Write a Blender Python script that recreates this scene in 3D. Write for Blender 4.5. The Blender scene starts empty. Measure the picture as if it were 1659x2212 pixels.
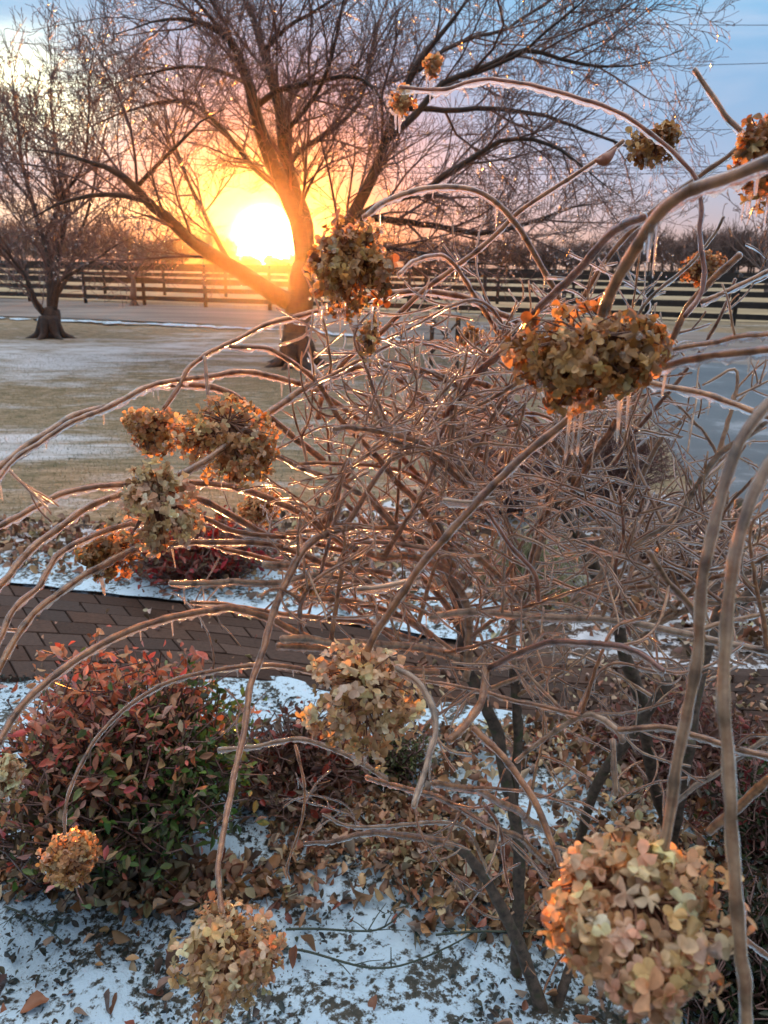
import bpy, math, random
import numpy as np
from mathutils import Vector, Matrix

rnd = random.Random(11)
rng = np.random.default_rng(11)
SC = bpy.context.scene

# ------------------------------------------------------------------ camera
F = 1661.0                      # focal length in units of a 1659 x 2212 picture
CH = 1.6
PITCH, ROLL = math.radians(18.66), math.radians(0.7)
fwd = Vector((0, math.cos(PITCH), -math.sin(PITCH)))
right0 = Vector((1, 0, 0))
up0 = right0.cross(fwd).normalized()
right = (right0 * math.cos(ROLL) + up0 * math.sin(ROLL)).normalized()
up = right.cross(fwd).normalized()
CAM = Vector((0, 0, CH))
cd = bpy.data.cameras.new('camera')
cam = bpy.data.objects.new('camera', cd)
SC.collection.objects.link(cam)
m = Matrix((right, up, -fwd)).transposed().to_4x4()
m.translation = CAM
cam.matrix_world = m
cd.sensor_fit = 'HORIZONTAL'
cd.sensor_width = 36
cd.lens = 36 * F / 1659
cd.clip_start, cd.clip_end = 0.02, 5000
cd.dof.use_dof = True
cd.dof.focus_distance = 1.15
cd.dof.aperture_fstop = 15
SC.camera = cam


def ray(px, py):
    """direction through a point of the 1659 x 2212 picture, unit depth"""
    return fwd + right * ((px - 829.5) / F) + up * ((1106 - py) / F)


def P(px, py, z):
    return CAM + ray(px, py) * z


def hz_(y):
    """height of the terrain: the bed is level, the lawn beyond lies half a metre lower"""
    u = np.clip((np.asarray(y, float) - 4.2) / 6.0, 0, 1)
    return -.5 * u * u * (3 - 2 * u)


def G(px, py, h=0.0):
    d = ray(px, py)
    d = d if d.z < -1e-4 else Vector((d.x, d.y, -1e-4))
    hh = h
    for _ in range(60):
        t = (hh - CAM.z) / d.z
        hh = .5 * hh + .5 * (h + float(hz_((CAM + d * t).y)))
    return CAM + d * t


# ------------------------------------------------------------------ light
SUNDIR = ray(574, 520).normalized()
sun_el = math.asin(SUNDIR.z)
sun_az = math.atan2(SUNDIR.x, SUNDIR.y)
sl = bpy.data.lights.new('sun', 'SUN')
sl.energy = 5.0
sl.angle = math.radians(0.53)
sl.color = (1.0, 0.29, 0.04)
so = bpy.data.objects.new('sun', sl)
SC.collection.objects.link(so)
so.rotation_euler = SUNDIR.to_track_quat('Z', 'Y').to_euler()
so.location = (0, 0, 30)

w = bpy.data.worlds.new('World')
SC.world = w
w.use_nodes = True
nt = w.node_tree
nt.nodes.clear()


def N(t, typ, **kw):
    n = t.nodes.new(typ)
    for k, v in kw.items():
        if k == 'inp':
            for kk, vv in v.items():
                n.inputs[kk].default_value = vv
        else:
            setattr(n, k, v)
    return n


def ramp(t, fac, stops):
    n = t.nodes.new('ShaderNodeValToRGB')
    cr = n.color_ramp
    while len(cr.elements) < len(stops):
        cr.elements.new(0.5)
    for e, (p, c) in zip(cr.elements, stops):
        e.position = p
        e.color = (*c, 1) if len(c) == 3 else c
    t.links.new(fac, n.inputs[0])
    return n.outputs[0]


def math_n(t, op, a, b=None, clamp=False):
    n = t.nodes.new('ShaderNodeMath')
    n.operation = op
    n.use_clamp = clamp
    for i, v in enumerate((a, b)):
        if v is None:
            continue
        if hasattr(v, 'is_linked'):
            t.links.new(v, n.inputs[i])
        else:
            n.inputs[i].default_value = v
    return n.outputs[0]


def mixc(t, fac, a, b, mode='MIX'):
    n = t.nodes.new('ShaderNodeMix')
    n.data_type = 'RGBA'
    n.blend_type = mode
    n.clamp_result = False
    for s, v in ((n.inputs[0], fac), (n.inputs[6], a), (n.inputs[7], b)):
        if hasattr(v, 'is_linked'):
            t.links.new(v, s)
        elif isinstance(v, (int, float)):
            s.default_value = v
        else:
            s.default_value = (*v, 1)
    return n.outputs[2]


tc = N(nt, 'ShaderNodeTexCoord')
sep = N(nt, 'ShaderNodeSeparateXYZ')
nt.links.new(tc.outputs['Generated'], sep.inputs[0])
elev = sep.outputs[2]
SKY = N(nt, 'ShaderNodeTexSky', sky_type='NISHITA', sun_disc=False)
SKY.sun_elevation = max(sun_el, math.radians(1.2))
SKY.sun_rotation = sun_az
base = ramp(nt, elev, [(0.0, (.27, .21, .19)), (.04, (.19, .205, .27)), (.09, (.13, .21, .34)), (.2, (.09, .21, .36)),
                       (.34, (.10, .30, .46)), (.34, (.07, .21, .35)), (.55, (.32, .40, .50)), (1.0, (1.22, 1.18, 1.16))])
mp = N(nt, 'ShaderNodeMapping')
mp.inputs['Scale'].default_value = (1.2, 1.2, 6.0)
nt.links.new(tc.outputs['Generated'], mp.inputs[0])
nz = N(nt, 'ShaderNodeTexNoise', inp={'Scale': 2.3, 'Detail': 6, 'Roughness': .55, 'Distortion': .4})
nt.links.new(mp.outputs[0], nz.inputs[0])
cmask = ramp(nt, nz.outputs[0], [(.50, (0, 0, 0)), (.72, (1, 1, 1))])
ccol = ramp(nt, elev, [(0.0, (.38, .29, .23)), (.07, (.25, .275, .36)), (.2, (.24, .30, .41)), (.45, (.38, .40, .47)), (1., (1.1, 1.05, 1.0))])
sky = mixc(nt, math_n(nt, 'MULTIPLY', cmask, .75), base, ccol)
sky = mixc(nt, .02, sky, SKY.outputs[0], 'ADD')
# bright break in the cloud, upper left, and a lower one nearer the horizon


def dirlobe(px, py, sx, sz):
    d = ray(px, py).normalized()
    az = math.atan2(d.x, d.y)
    a = math_n(nt, 'ARCTAN2', sep.outputs[0], sep.outputs[1])
    u = math_n(nt, 'DIVIDE', math_n(nt, 'SUBTRACT', a, az), sx)
    v = math_n(nt, 'DIVIDE', math_n(nt, 'SUBTRACT', elev, d.z), sz)
    r = math_n(nt, 'ADD', math_n(nt, 'MULTIPLY', u, u), math_n(nt, 'MULTIPLY', v, v))
    return math_n(nt, 'EXPONENT', math_n(nt, 'MULTIPLY', r, -1.0))


nz2 = N(nt, 'ShaderNodeTexNoise', inp={'Scale': 9.0, 'Detail': 4, 'Roughness': .6})
nt.links.new(mp.outputs[0], nz2.inputs[0])
brk = ramp(nt, nz2.outputs[0], [(.38, (.25, .25, .25)), (.62, (1, 1, 1))])
l1 = math_n(nt, 'MULTIPLY', dirlobe(65, 205, .085, .04), brk)
sky = mixc(nt, l1, sky, (2.2, 2.15, 1.2), 'ADD')
l1b = dirlobe(70, 240, .17, .08)
sky = mixc(nt, math_n(nt, 'MULTIPLY', l1b, .5), sky, (.12, .15, .09), 'ADD')
l2 = math_n(nt, 'MULTIPLY', dirlobe(360, 450, .12, .010), brk)
sky = mixc(nt, l2, sky, (1.8, 1.0, .2), 'ADD')
l3 = dirlobe(120, 480, .25, .022)
sky = mixc(nt, math_n(nt, 'MULTIPLY', l3, .5), sky, (.28, .24, .12), 'ADD')
# the sun's own disc and the glow painted into the sky colour round it
vd = N(nt, 'ShaderNodeVectorMath', operation='DOT_PRODUCT')
nt.links.new(tc.outputs['Generated'], vd.inputs[0])
vd.inputs[1].default_value = SUNDIR
ang = math_n(nt, 'ARCCOSINE', math_n(nt, 'MINIMUM', vd.outputs['Value'], 1.0))


def gauss(s):
    q = math_n(nt, 'DIVIDE', ang, math.radians(s))
    return math_n(nt, 'EXPONENT', math_n(nt, 'MULTIPLY', math_n(nt, 'MULTIPLY', q, q), -1.0))


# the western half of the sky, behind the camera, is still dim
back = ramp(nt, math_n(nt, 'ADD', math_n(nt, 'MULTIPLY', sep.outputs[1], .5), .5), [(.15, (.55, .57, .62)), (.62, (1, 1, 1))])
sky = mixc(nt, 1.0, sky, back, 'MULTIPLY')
sky = mixc(nt, math_n(nt, 'MULTIPLY', gauss(10), .93), sky, (.26, .065, .005))
sky = mixc(nt, gauss(1.0), sky, (260, 160, 70), 'ADD')
sky = mixc(nt, gauss(2.2), sky, (4.0, 1.9, .04), 'ADD')
sky = mixc(nt, gauss(7), sky, (.12, .03, .0), 'ADD')
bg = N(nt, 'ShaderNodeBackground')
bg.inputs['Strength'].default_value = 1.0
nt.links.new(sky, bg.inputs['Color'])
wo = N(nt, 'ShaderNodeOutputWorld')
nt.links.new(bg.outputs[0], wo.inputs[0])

SC.view_settings.view_transform = 'Standard'
SC.view_settings.look = 'None'
SC.view_settings.gamma = 1
SC.view_settings.exposure = 1.05
cy = SC.cycles
cy.use_denoising = True
cy.max_bounces = 8
cy.diffuse_bounces = 3
cy.glossy_bounces = 3
cy.transmission_bounces = 8
cy.transparent_max_bounces = 28
cy.volume_bounces = 0
cy.sample_clamp_indirect = 14.0
cy.sample_clamp_direct = 60.0
cy.caustics_reflective = False


# ------------------------------------------------------------------ mesh helpers
class MB:
    def __init__(s):
        s.v, s.f4, s.f3, s.c, s.n = [], [], [], [], 0

    def add(s, v, f4=None, f3=None, col=None):
        v = np.asarray(v, dtype=np.float64).reshape(-1, 3)
        if f4 is not None and len(f4):
            s.f4.append(np.asarray(f4, dtype=np.int64).reshape(-1, 4) + s.n)
        if f3 is not None and len(f3):
            s.f3.append(np.asarray(f3, dtype=np.int64).reshape(-1, 3) + s.n)
        s.v.append(v)
        c = np.ones((len(v), 4))
        if col is not None:
            c[:, :3] = col
        s.c.append(c)
        s.n += len(v)

    def build(s, name, mat, parent=None, smooth=True, origin=None, col=False):
        v = np.concatenate(s.v) if s.v else np.zeros((0, 3))
        org = np.zeros(3) if origin is None else np.array(origin)
        if parent is not None:
            q = parent
            while q is not None:
                org = org + np.array(q.location)
                q = q.parent
        v = v - org
        me = bpy.data.meshes.new(name)
        f4 = np.concatenate(s.f4) if s.f4 else np.zeros((0, 4), int)
        f3 = np.concatenate(s.f3) if s.f3 else np.zeros((0, 3), int)
        me.vertices.add(len(v))
        me.vertices.foreach_set('co', v.ravel())
        me.loops.add(f4.size + f3.size)
        me.loops.foreach_set('vertex_index', np.concatenate([f4.ravel(), f3.ravel()]).astype(np.int32))
        me.polygons.add(len(f4) + len(f3))
        st = np.concatenate([np.arange(len(f4)) * 4, f4.size + np.arange(len(f3)) * 3]).astype(np.int32)
        me.polygons.foreach_set('loop_start', st)
        me.polygons.foreach_set('use_smooth', np.full(len(st), smooth))
        me.update(calc_edges=True)
        if col:
            a = me.color_attributes.new('Col', 'FLOAT_COLOR', 'POINT')
            a.data.foreach_set('color', np.concatenate(s.c).ravel())
        me.materials.append(mat)
        o = bpy.data.objects.new(name, me)
        SC.collection.objects.link(o)
        if parent is not None:
            o.parent = parent
        if origin is not None:
            o.location = origin
        return o


def tag(o, label=None, cat=None, group=None, kind=None):
    if label:
        o['label'] = label
    if cat:
        o['category'] = cat
    if group:
        o['group'] = group
    if kind:
        o['kind'] = kind
    return o


def empty(name, loc, label, cat, group=None):
    o = bpy.data.objects.new(name, None)
    o.location = loc
    o.empty_display_size = .1
    SC.collection.objects.link(o)
    return tag(o, label, cat, group)


def frames(p):
    t = np.gradient(p, axis=0)
    t /= np.linalg.norm(t, axis=1, keepdims=True) + 1e-12
    mt = t.mean(0)
    ref = np.eye(3)[np.argmin(np.abs(mt))]
    a = np.cross(t, ref)
    a /= np.linalg.norm(a, axis=1, keepdims=True) + 1e-12
    b = np.cross(t, a)
    return t, a, b


def tube(mb, p, r, k=6, col=None, drip=None, cap=True):
    p = np.asarray(p, float)
    r = np.broadcast_to(np.asarray(r, float), (len(p),))
    t, a, b = frames(p)
    th = np.arange(k) * 2 * math.pi / k
    d = a[:, None] * np.cos(th)[None, :, None] + b[:, None] * np.sin(th)[None, :, None]
    v = p[:, None] + d * r[:, None, None]
    if drip is not None:
        dn = np.clip(-d[:, :, 2], 0, 1) ** 2
        v[:, :, 2] -= dn * drip[:, None]
    n = len(p)
    i = np.arange(n - 1)[:, None] * k
    j = np.arange(k)[None]
    j2 = (j + 1) % k
    f = np.stack([i + j, i + j2, i + k + j2, i + k + j], -1).reshape(-1, 4)
    v = v.reshape(-1, 3)
    f3 = None
    if cap:
        v = np.concatenate([v, p[:1] - t[:1] * r[0] * .6, p[-1:] + t[-1:] * r[-1] * .6])
        a0, a1 = n * k, n * k + 1
        jj = np.arange(k)
        f3 = np.concatenate([np.stack([np.full(k, a0), (jj + 1) % k, jj], -1),
                             np.stack([np.full(k, a1), (n - 1) * k + jj, (n - 1) * k + (jj + 1) % k], -1)])
    if col is not None and np.ndim(col) == 3:
        c = col.reshape(-1, 3)
        col = np.concatenate([c, c[:1], c[-1:]]) if cap else c
    elif col is not None and np.ndim(col) == 2:
        c = np.repeat(col, k, axis=0)
        col = np.concatenate([c, col[:1], col[-1:]]) if cap else c
    mb.add(v, f, f3, col)


def spline(pts, step):
    """Catmull-Rom through pts (N x D), resampled every `step` along its first three columns"""
    p = np.asarray(pts, float)
    if len(p) < 2:
        return p
    q = np.vstack([2 * p[0] - p[1], p, 2 * p[-1] - p[-2]])
    out = []
    for i in range(1, len(q) - 2):
        L = np.linalg.norm(q[i + 1, :3] - q[i, :3])
        m_ = max(2, int(L / step))
        u = np.arange(m_)[:, None] / m_
        out.append(.5 * (2 * q[i] + (q[i + 1] - q[i - 1]) * u + (2 * q[i - 1] - 5 * q[i] + 4 * q[i + 1] - q[i + 2]) * u ** 2
                         + (3 * q[i] - q[i - 1] - 3 * q[i + 1] + q[i + 2]) * u ** 3))
    out.append(q[-2:-1])
    return np.vstack(out)


def scatter(mb, tv, t4, t3, R, S, pos, col=None):
    """copies of a template: R (N,3,3), S (N,) or (N,3), pos (N,3)"""
    n = len(pos)
    if n == 0:
        return
    S = np.asarray(S, float)
    if S.ndim == 1:
        S = S[:, None]
    v = np.einsum('nij,nkj->nki', R, tv[None] * S[:, None, :]) + pos[:, None]
    k = len(tv)
    off = (np.arange(n) * k)[:, None, None]
    f4 = (t4[None] + off).reshape(-1, 4) if t4 is not None else None
    f3 = (t3[None] + off).reshape(-1, 3) if t3 is not None else None
    c = np.repeat(col, k, axis=0) if col is not None else None
    mb.add(v.reshape(-1, 3), f4, f3, c)


def rot_from_normal(nrm, spin):
    """columns: local x, y, z ; z along nrm"""
    nrm = nrm / (np.linalg.norm(nrm, axis=1, keepdims=True) + 1e-9)
    ref = np.where(np.abs(nrm[:, 2:3]) < .9, np.array([[0, 0, 1.]]), np.array([[1., 0, 0]]))
    x = np.cross(ref, nrm)
    x /= np.linalg.norm(x, axis=1, keepdims=True) + 1e-9
    y = np.cross(nrm, x)
    c, s = np.cos(spin)[:, None], np.sin(spin)[:, None]
    x2 = x * c + y * s
    y2 = -x * s + y * c
    return np.stack([x2, y2, nrm], -1)


def blade(ts, ws, cup, bend, cols=(-1, 0, 1)):
    """leaf / petal template along +y, length 1, width 1"""
    v = []
    for t, w_ in zip(ts, ws):
        for c in cols:
            v.append((c * w_ * .5, t, cup * (c * w_) ** 2 + bend * t * t))
    k = len(cols)
    f = []
    for i in range(len(ts) - 1):
        for j in range(k - 1):
            f.append((i * k + j, i * k + j + 1, (i + 1) * k + j + 1, (i + 1) * k + j))
    return np.array(v, float), np.array(f)


def icosphere():
    me = bpy.data.meshes.new('t')
    import bmesh
    b = bmesh.new()
    bmesh.ops.create_icosphere(b, subdivisions=2, radius=1)
    b.to_mesh(me)
    b.free()
    v = np.array([x.co[:] for x in me.vertices])
    f = np.array([x.vertices[:] for x in me.polygons])
    bpy.data.meshes.remove(me)
    return v, f


# ------------------------------------------------------------------ materials
def mat(name):
    m_ = bpy.data.materials.new(name)
    m_.use_nodes = True
    t = m_.node_tree
    t.nodes.clear()
    o = t.nodes.new('ShaderNodeOutputMaterial')
    return m_, t, o


def objco(t, scale=1.0):
    g = N(t, 'ShaderNodeNewGeometry')
    mp_ = N(t, 'ShaderNodeMapping')
    mp_.inputs['Scale'].default_value = (scale,) * 3 if isinstance(scale, (int, float)) else scale
    t.links.new(g.outputs['Position'], mp_.inputs[0])
    return mp_.outputs[0]


def noise(t, vec, scale, detail=4, rough=.55, dist=0.0):
    n = N(t, 'ShaderNodeTexNoise', inp={'Scale': scale, 'Detail': detail, 'Roughness': rough, 'Distortion': dist})
    t.links.new(vec, n.inputs[0])
    return n.outputs[0]


def bump(t, h, strength, dist):
    b = N(t, 'ShaderNodeBump', inp={'Strength': strength, 'Distance': dist})
    t.links.new(h, b.inputs['Height'])
    return b.outputs[0]


def princ(t, o, col, rough=.7, normal=None, coat=0.0, coat_rough=.05, spec=.5, trans=0.0, transcol=None):
    p = N(t, 'ShaderNodeBsdfPrincipled')
    for key, v in (('Base Color', col), ('Roughness', rough), ('Coat Weight', coat)):
        if hasattr(v, 'is_linked'):
            t.links.new(v, p.inputs[key])
        elif isinstance(v, tuple):
            p.inputs[key].default_value = (*v, 1)
        else:
            p.inputs[key].default_value = v
    p.inputs['Coat Roughness'].default_value = coat_rough
    p.inputs['Coat IOR'].default_value = 1.4
    p.inputs['Specular IOR Level'].default_value = spec
    if normal is not None:
        t.links.new(normal, p.inputs['Normal'])
        t.links.new(normal, p.inputs['Coat Normal'])
    last = p.outputs[0]
    if trans > 0:
        tr = N(t, 'ShaderNodeBsdfTranslucent')
        c = transcol if transcol is not None else col
        if hasattr(c, 'is_linked'):
            t.links.new(c, tr.inputs[0])
        else:
            tr.inputs[0].default_value = (*c, 1)
        mx = N(t, 'ShaderNodeMixShader')
        mx.inputs[0].default_value = trans
        t.links.new(last, mx.inputs[1])
        t.links.new(tr.outputs[0], mx.inputs[2])
        last = mx.outputs[0]
    t.links.new(last, o.inputs[0])
    return p


def bark(name, c1, c2, scale, rough=.8, coat=0.0, moss=None, dist=.004, coat_rough=.08, vcol=False):
    m_, t, o = mat(name)
    co = objco(t)
    n1 = noise(t, co, scale, 6, .65)
    col = ramp(t, n1, [(.35, c1), (.65, c2)])
    if moss:
        n2 = noise(t, co, moss, 4, .6)
        f = ramp(t, n2, [(.55, (0, 0, 0)), (.70, (1, 1, 1))])
        col = mixc(t, f, col, (.050, .056, .016))
    if vcol:
        a = N(t, 'ShaderNodeAttribute', attribute_name='Col')
        col = mixc(t, 1.0, col, a.outputs['Color'], 'MULTIPLY')
    princ(t, o, col, rough, bump(t, n1, .6, dist), coat, coat_rough)
    return m_


M = {}
M['tree_bark'] = bark('tree_bark', (.016, .010, .008), (.050, .034, .026), 9, coat=.12, dist=.02)
M['twig_bark'] = bark('twig_bark', (.060, .026, .020), (.15, .066, .052), 3, rough=.6, coat=.6, coat_rough=.12)
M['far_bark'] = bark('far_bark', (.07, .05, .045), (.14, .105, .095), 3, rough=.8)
M['old_wood'] = bark('old_wood', (.035, .022, .014), (.13, .085, .055), 60, coat=.25, moss=38, dist=.004)
M['cane'] = bark('cane', (.17, .055, .020), (.46, .20, .08), 70, rough=.6, coat=.3, dist=.0012)
M['cane_red'] = bark('cane_red', (.15, .036, .018), (.30, .105, .05), 70, rough=.5, coat=.4, dist=.001)
M['cane_pale'] = bark('cane_pale', (.28, .12, .055), (.60, .34, .17), 60, rough=.6, coat=.3, dist=.0012)
for k_ in ('cane', 'cane_red', 'cane_pale'):
    c1_, c2_ = {'cane': ((.20, .068, .024), (.56, .25, .095)), 'cane_red': ((.17, .042, .02), (.36, .13, .065)), 'cane_pale': ((.28, .14, .075), (.60, .39, .24))}[k_]
    M[k_ + '_v'] = bark(k_ + '_bark', c1_, c2_, 75, rough=.55, coat=.3, dist=.0012, vcol=True)
M['fence'] = bark('fence', (.010, .008, .007), (.028, .023, .020), 5, rough=.55, coat=.1)
M['wood'] = bark('wood', (.06, .035, .022), (.11, .07, .045), 20)
M['stone'] = bark('stone', (.04, .035, .025), (.10, .085, .06), 18, coat=.4, moss=7, dist=.02)


def vcol_mat(name, rough, coat, trans, bumps=None, tint=None, transgain=1.0):
    m_, t, o = mat(name)
    a = N(t, 'ShaderNodeAttribute', attribute_name='Col')
    col = a.outputs['Color']
    co = objco(t)
    n1 = noise(t, co, bumps or 150, 3)
    col = mixc(t, .55, col, ramp(t, n1, [(.3, (.62, .56, .5)), (.7, (1.15, 1.15, 1.15))]), 'MULTIPLY')
    princ(t, o, col, rough, bump(t, n1, .35, .0012), coat, .06, trans=trans)
    return m_


M['petal'] = vcol_mat('petal', .45, .6, .5, 220)
M['leaf'] = vcol_mat('leaf', .45, .6, .45, 90)
M['litter'] = vcol_mat('litter', .6, .35, .10, 60)
M['chip'] = vcol_mat('chip', .7, .2, .0, 60)
M['blade'] = vcol_mat('blade', .7, .0, .25, 30)

# ice
m_, t, o = mat('ice')
co = objco(t)
nb = noise(t, co, 190, 3)
nrm = bump(t, nb, .4, .0014)
gl = N(t, 'ShaderNodeBsdfGlass', inp={'Roughness': .02, 'IOR': 1.31, 'Color': (1, 1, 1, 1)})
t.links.new(nrm, gl.inputs['Normal'])
tr = N(t, 'ShaderNodeBsdfTransparent')
gs = N(t, 'ShaderNodeBsdfGlossy', inp={'Roughness': .035, 'Color': (1, 1, 1, 1)})
t.links.new(nrm, gs.inputs['Normal'])
lw = N(t, 'ShaderNodeLayerWeight', inp={'Blend': .5})
t.links.new(nrm, lw.inputs['Normal'])
tl = N(t, 'ShaderNodeBsdfTranslucent', inp={'Color': (.95, .95, .95, 1)})
mx = N(t, 'ShaderNodeMixShader')
mx.inputs[0].default_value = .72
t.links.new(tr.outputs[0], mx.inputs[1])
t.links.new(gl.outputs[0], mx.inputs[2])
mx3 = N(t, 'ShaderNodeMixShader')
mx3.inputs[0].default_value = .10
t.links.new(mx.outputs[0], mx3.inputs[1])
t.links.new(tl.outputs[0], mx3.inputs[2])
mx2 = N(t, 'ShaderNodeMixShader')
t.links.new(math_n(t, 'ADD', math_n(t, 'MULTIPLY', math_n(t, 'POWER', lw.outputs['Facing'], 3.6), .90), .025), mx2.inputs[0])
t.links.new(mx3.outputs[0], mx2.inputs[1])
t.links.new(gs.outputs[0], mx2.inputs[2])
t.links.new(mx2.outputs[0], o.inputs[0])
M['ice'] = m_

# ------------------------------------------------------------------ ground
def radial(t, co, c, r0, r1):
    vm = N(t, 'ShaderNodeVectorMath', operation='DISTANCE')
    t.links.new(co, vm.inputs[0])
    vm.inputs[1].default_value = c
    mr = N(t, 'ShaderNodeMapRange', inp={'From Min': r0, 'From Max': r1, 'To Min': 1.0, 'To Max': 0.0})
    t.links.new(vm.outputs['Value'], mr.inputs[0])
    return mr.outputs[0]


m_, t, o = mat('lawn')
co = objco(t)
fine = noise(t, co, 30, 5, .7)
cst = objco(t, (1.0, 2.2, 1.0))
big = noise(t, cst, .75, 5, .62, .3)
mid = noise(t, cst, 4, 5, .65)
grass = ramp(t, mid, [(.30, (.10, .088, .034)), (.50, (.24, .18, .10)), (.70, (.38, .28, .18))])
grass = mixc(t, .7, grass, ramp(t, fine, [(.3, (.35, .35, .35)), (.7, (1.5, 1.5, 1.5))]), 'MULTIPLY')
c1 = G(30, 960)
c2 = G(420, 752)
c3 = G(120, 770)
pm = math_n(t, 'MAXIMUM', radial(t, co, c1, .5, 1.7), math_n(t, 'MULTIPLY', radial(t, co, c2, 1.2, 5.0), .62))
pm = math_n(t, 'MAXIMUM', pm, math_n(t, 'MULTIPLY', radial(t, co, c3, 1.0, 5.0), .75))
sf = math_n(t, 'ADD', math_n(t, 'MULTIPLY', pm, .34), big)
sf = math_n(t, 'ADD', sf, math_n(t, 'MULTIPLY', math_n(t, 'SUBTRACT', fine, .5), .35))
sf = math_n(t, 'ADD', sf, math_n(t, 'MULTIPLY', math_n(t, 'SUBTRACT', mid, .5), .25))
snowf = ramp(t, sf, [(.56, (0, 0, 0)), (.84, (.8, .8, .8))])
col = mixc(t, snowf, grass, (.62, .64, .68))
princ(t, o, col, .85, bump(t, fine, .8, .03))
M['lawn'] = m_

gv, gf = [], []
xs = np.concatenate([np.linspace(-180, -30, 14), np.linspace(-25, 25, 110), np.linspace(30, 180, 14)])
ys = np.concatenate([np.linspace(-36, -2, 8), np.linspace(-1, 30, 120), np.linspace(34, 125, 22)])
X, Y = np.meshgrid(xs, ys)
Z = .018 * np.sin(X * .9 + 1.3 * np.sin(Y * .7)) * np.cos(Y * .8) - .02 + hz_(Y)
gg = np.stack([X, Y, Z], -1).reshape(-1, 3)
nx = len(xs)
ii, jj = np.meshgrid(np.arange(len(ys) - 1), np.arange(nx - 1), indexing='ij')
q = (ii * nx + jj).ravel()
mb = MB()
mb.add(gg, np.stack([q, q + 1, q + nx + 1, q + nx], -1))
tag(mb.build('ground', M['lawn']), kind='structure')


def sheet(name, upper, lower, z, m_, step=.25, rows=6, wob=0.0):
    """a strip between two edges given as picture points laid on the ground"""
    U = np.array([G(*p)[:2] for p in upper])
    L = np.array([G(*p)[:2] for p in lower])
    n = 90

    def rs(a):
        d = np.r_[0, np.cumsum(np.linalg.norm(np.diff(a, axis=0), axis=1))]
        s = np.linspace(0, d[-1], n)
        return np.stack([np.interp(s, d, a[:, 0]), np.interp(s, d, a[:, 1])], -1)
    U, L = rs(U), rs(L)
    if wob:
        U[:, 1] += rng.normal(0, wob, n)
        L[:, 1] += rng.normal(0, wob, n)
    g = np.stack([U + (L - U) * k / rows for k in range(rows + 1)], 0)
    v = np.concatenate([g, (z + hz_(g[..., 1]))[..., None]], -1).reshape(-1, 3)
    a, b = np.meshgrid(np.arange(rows), np.arange(n - 1), indexing='ij')
    q = (a * n + b).ravel()
    mb = MB()
    mb.add(v, np.stack([q, q + n, q + n + 1, q + 1], -1))
    return mb.build(name, m_)


m_, t, o = mat('asphalt')
co = objco(t)
n1 = noise(t, co, 60, 4)
n2 = noise(t, co, .8, 5, .6)
col = mixc(t, .6, ramp(t, n2, [(.35, (.040, .043, .045)), (.65, (.095, .10, .10))]),
           ramp(t, n1, [(.3, (.6, .6, .6)), (.7, (1.3, 1.3, 1.3))]), 'MULTIPLY')
fr = ramp(t, math_n(t, 'ADD', n2, math_n(t, 'MULTIPLY', n1, .2)), [(.66, (0, 0, 0)), (.78, (.6, .6, .6))])
col = mixc(t, fr, col, (.5, .52, .56))
princ(t, o, col, .5, bump(t, n1, .5, .006), .3, .2)
M['asphalt'] = m_

m_, t, o = mat('road_surface')
co = objco(t)
n1 = noise(t, co, 40, 4)
n2 = noise(t, objco(t, (.3, 1.5, 1)), .9, 5, .6)
princ(t, o, mixc(t, .5, ramp(t, n2, [(.35, (.12, .11, .10)), (.65, (.25, .23, .21))]), ramp(t, n1, [(.3, (.6, .6, .6)), (.7, (1.3, 1.3, 1.3))]), 'MULTIPLY'), .85, bump(t, n1, .5, .006), spec=.2)
M['road'] = m_
tag(sheet('road', [(-700, 628), (-200, 640), (0, 645), (420, 662), (900, 690), (1300, 708), (1659, 724), (2100, 740)],
          [(-700, 660), (-200, 679), (0, 683), (450, 700), (900, 733), (1300, 768), (1659, 812), (2100, 850)], .012, M['road']), kind='structure')
tag(sheet('driveway', [(1330, 774), (1390, 850), (1440, 950), (1490, 1040), (1600, 1120), (1800, 1200)],
          [(1800, 800), (1850, 850), (1950, 900), (2050, 950), (2200, 1000), (2400, 1040)], .016, M['asphalt']), kind='structure')

m_, t, o = mat('snow')
co = objco(t)
n1 = noise(t, co, 45, 5, .7)
n2 = noise(t, co, 7, 5, .65, .5)
s = math_n(t, 'ADD', math_n(t, 'MULTIPLY', n1, .55), math_n(t, 'MULTIPLY', n2, .45))
f = ramp(t, s, [(.445, (1, 1, 1)), (.50, (0, 0, 0))])
col = mixc(t, f, (.54, .71, .83), ramp(t, n1, [(.3, (.03, .035, .03)), (.6, (.10, .085, .06))]))
hh = math_n(t, 'ADD', n1, math_n(t, 'MULTIPLY', n2, 2.0))
princ(t, o, col, .6, bump(t, hh, .8, .012), spec=.3)
M['snow'] = m_
m_, t, o = mat('mulch')
co = objco(t)
n1 = noise(t, co, 60, 5, .7)
n2 = noise(t, co, 5, 5, .65, .5)
col = ramp(t, n1, [(.3, (.035, .022, .015)), (.6, (.14, .085, .055))])
f = ramp(t, math_n(t, 'ADD', n2, math_n(t, 'MULTIPLY', n1, .3)), [(.66, (0, 0, 0)), (.72, (1, 1, 1))])
col = mixc(t, f, col, (.78, .82, .88))
princ(t, o, col, .8, bump(t, n1, 1, .02))
M['mulch'] = m_

tag(sheet('snow_verge', [(-300, 681), (0, 686), (450, 704), (700, 718), (900, 736)],
          [(-300, 686), (0, 690), (450, 708), (700, 722), (900, 740)], .022, M['snow'], wob=.16), kind='structure')


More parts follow.
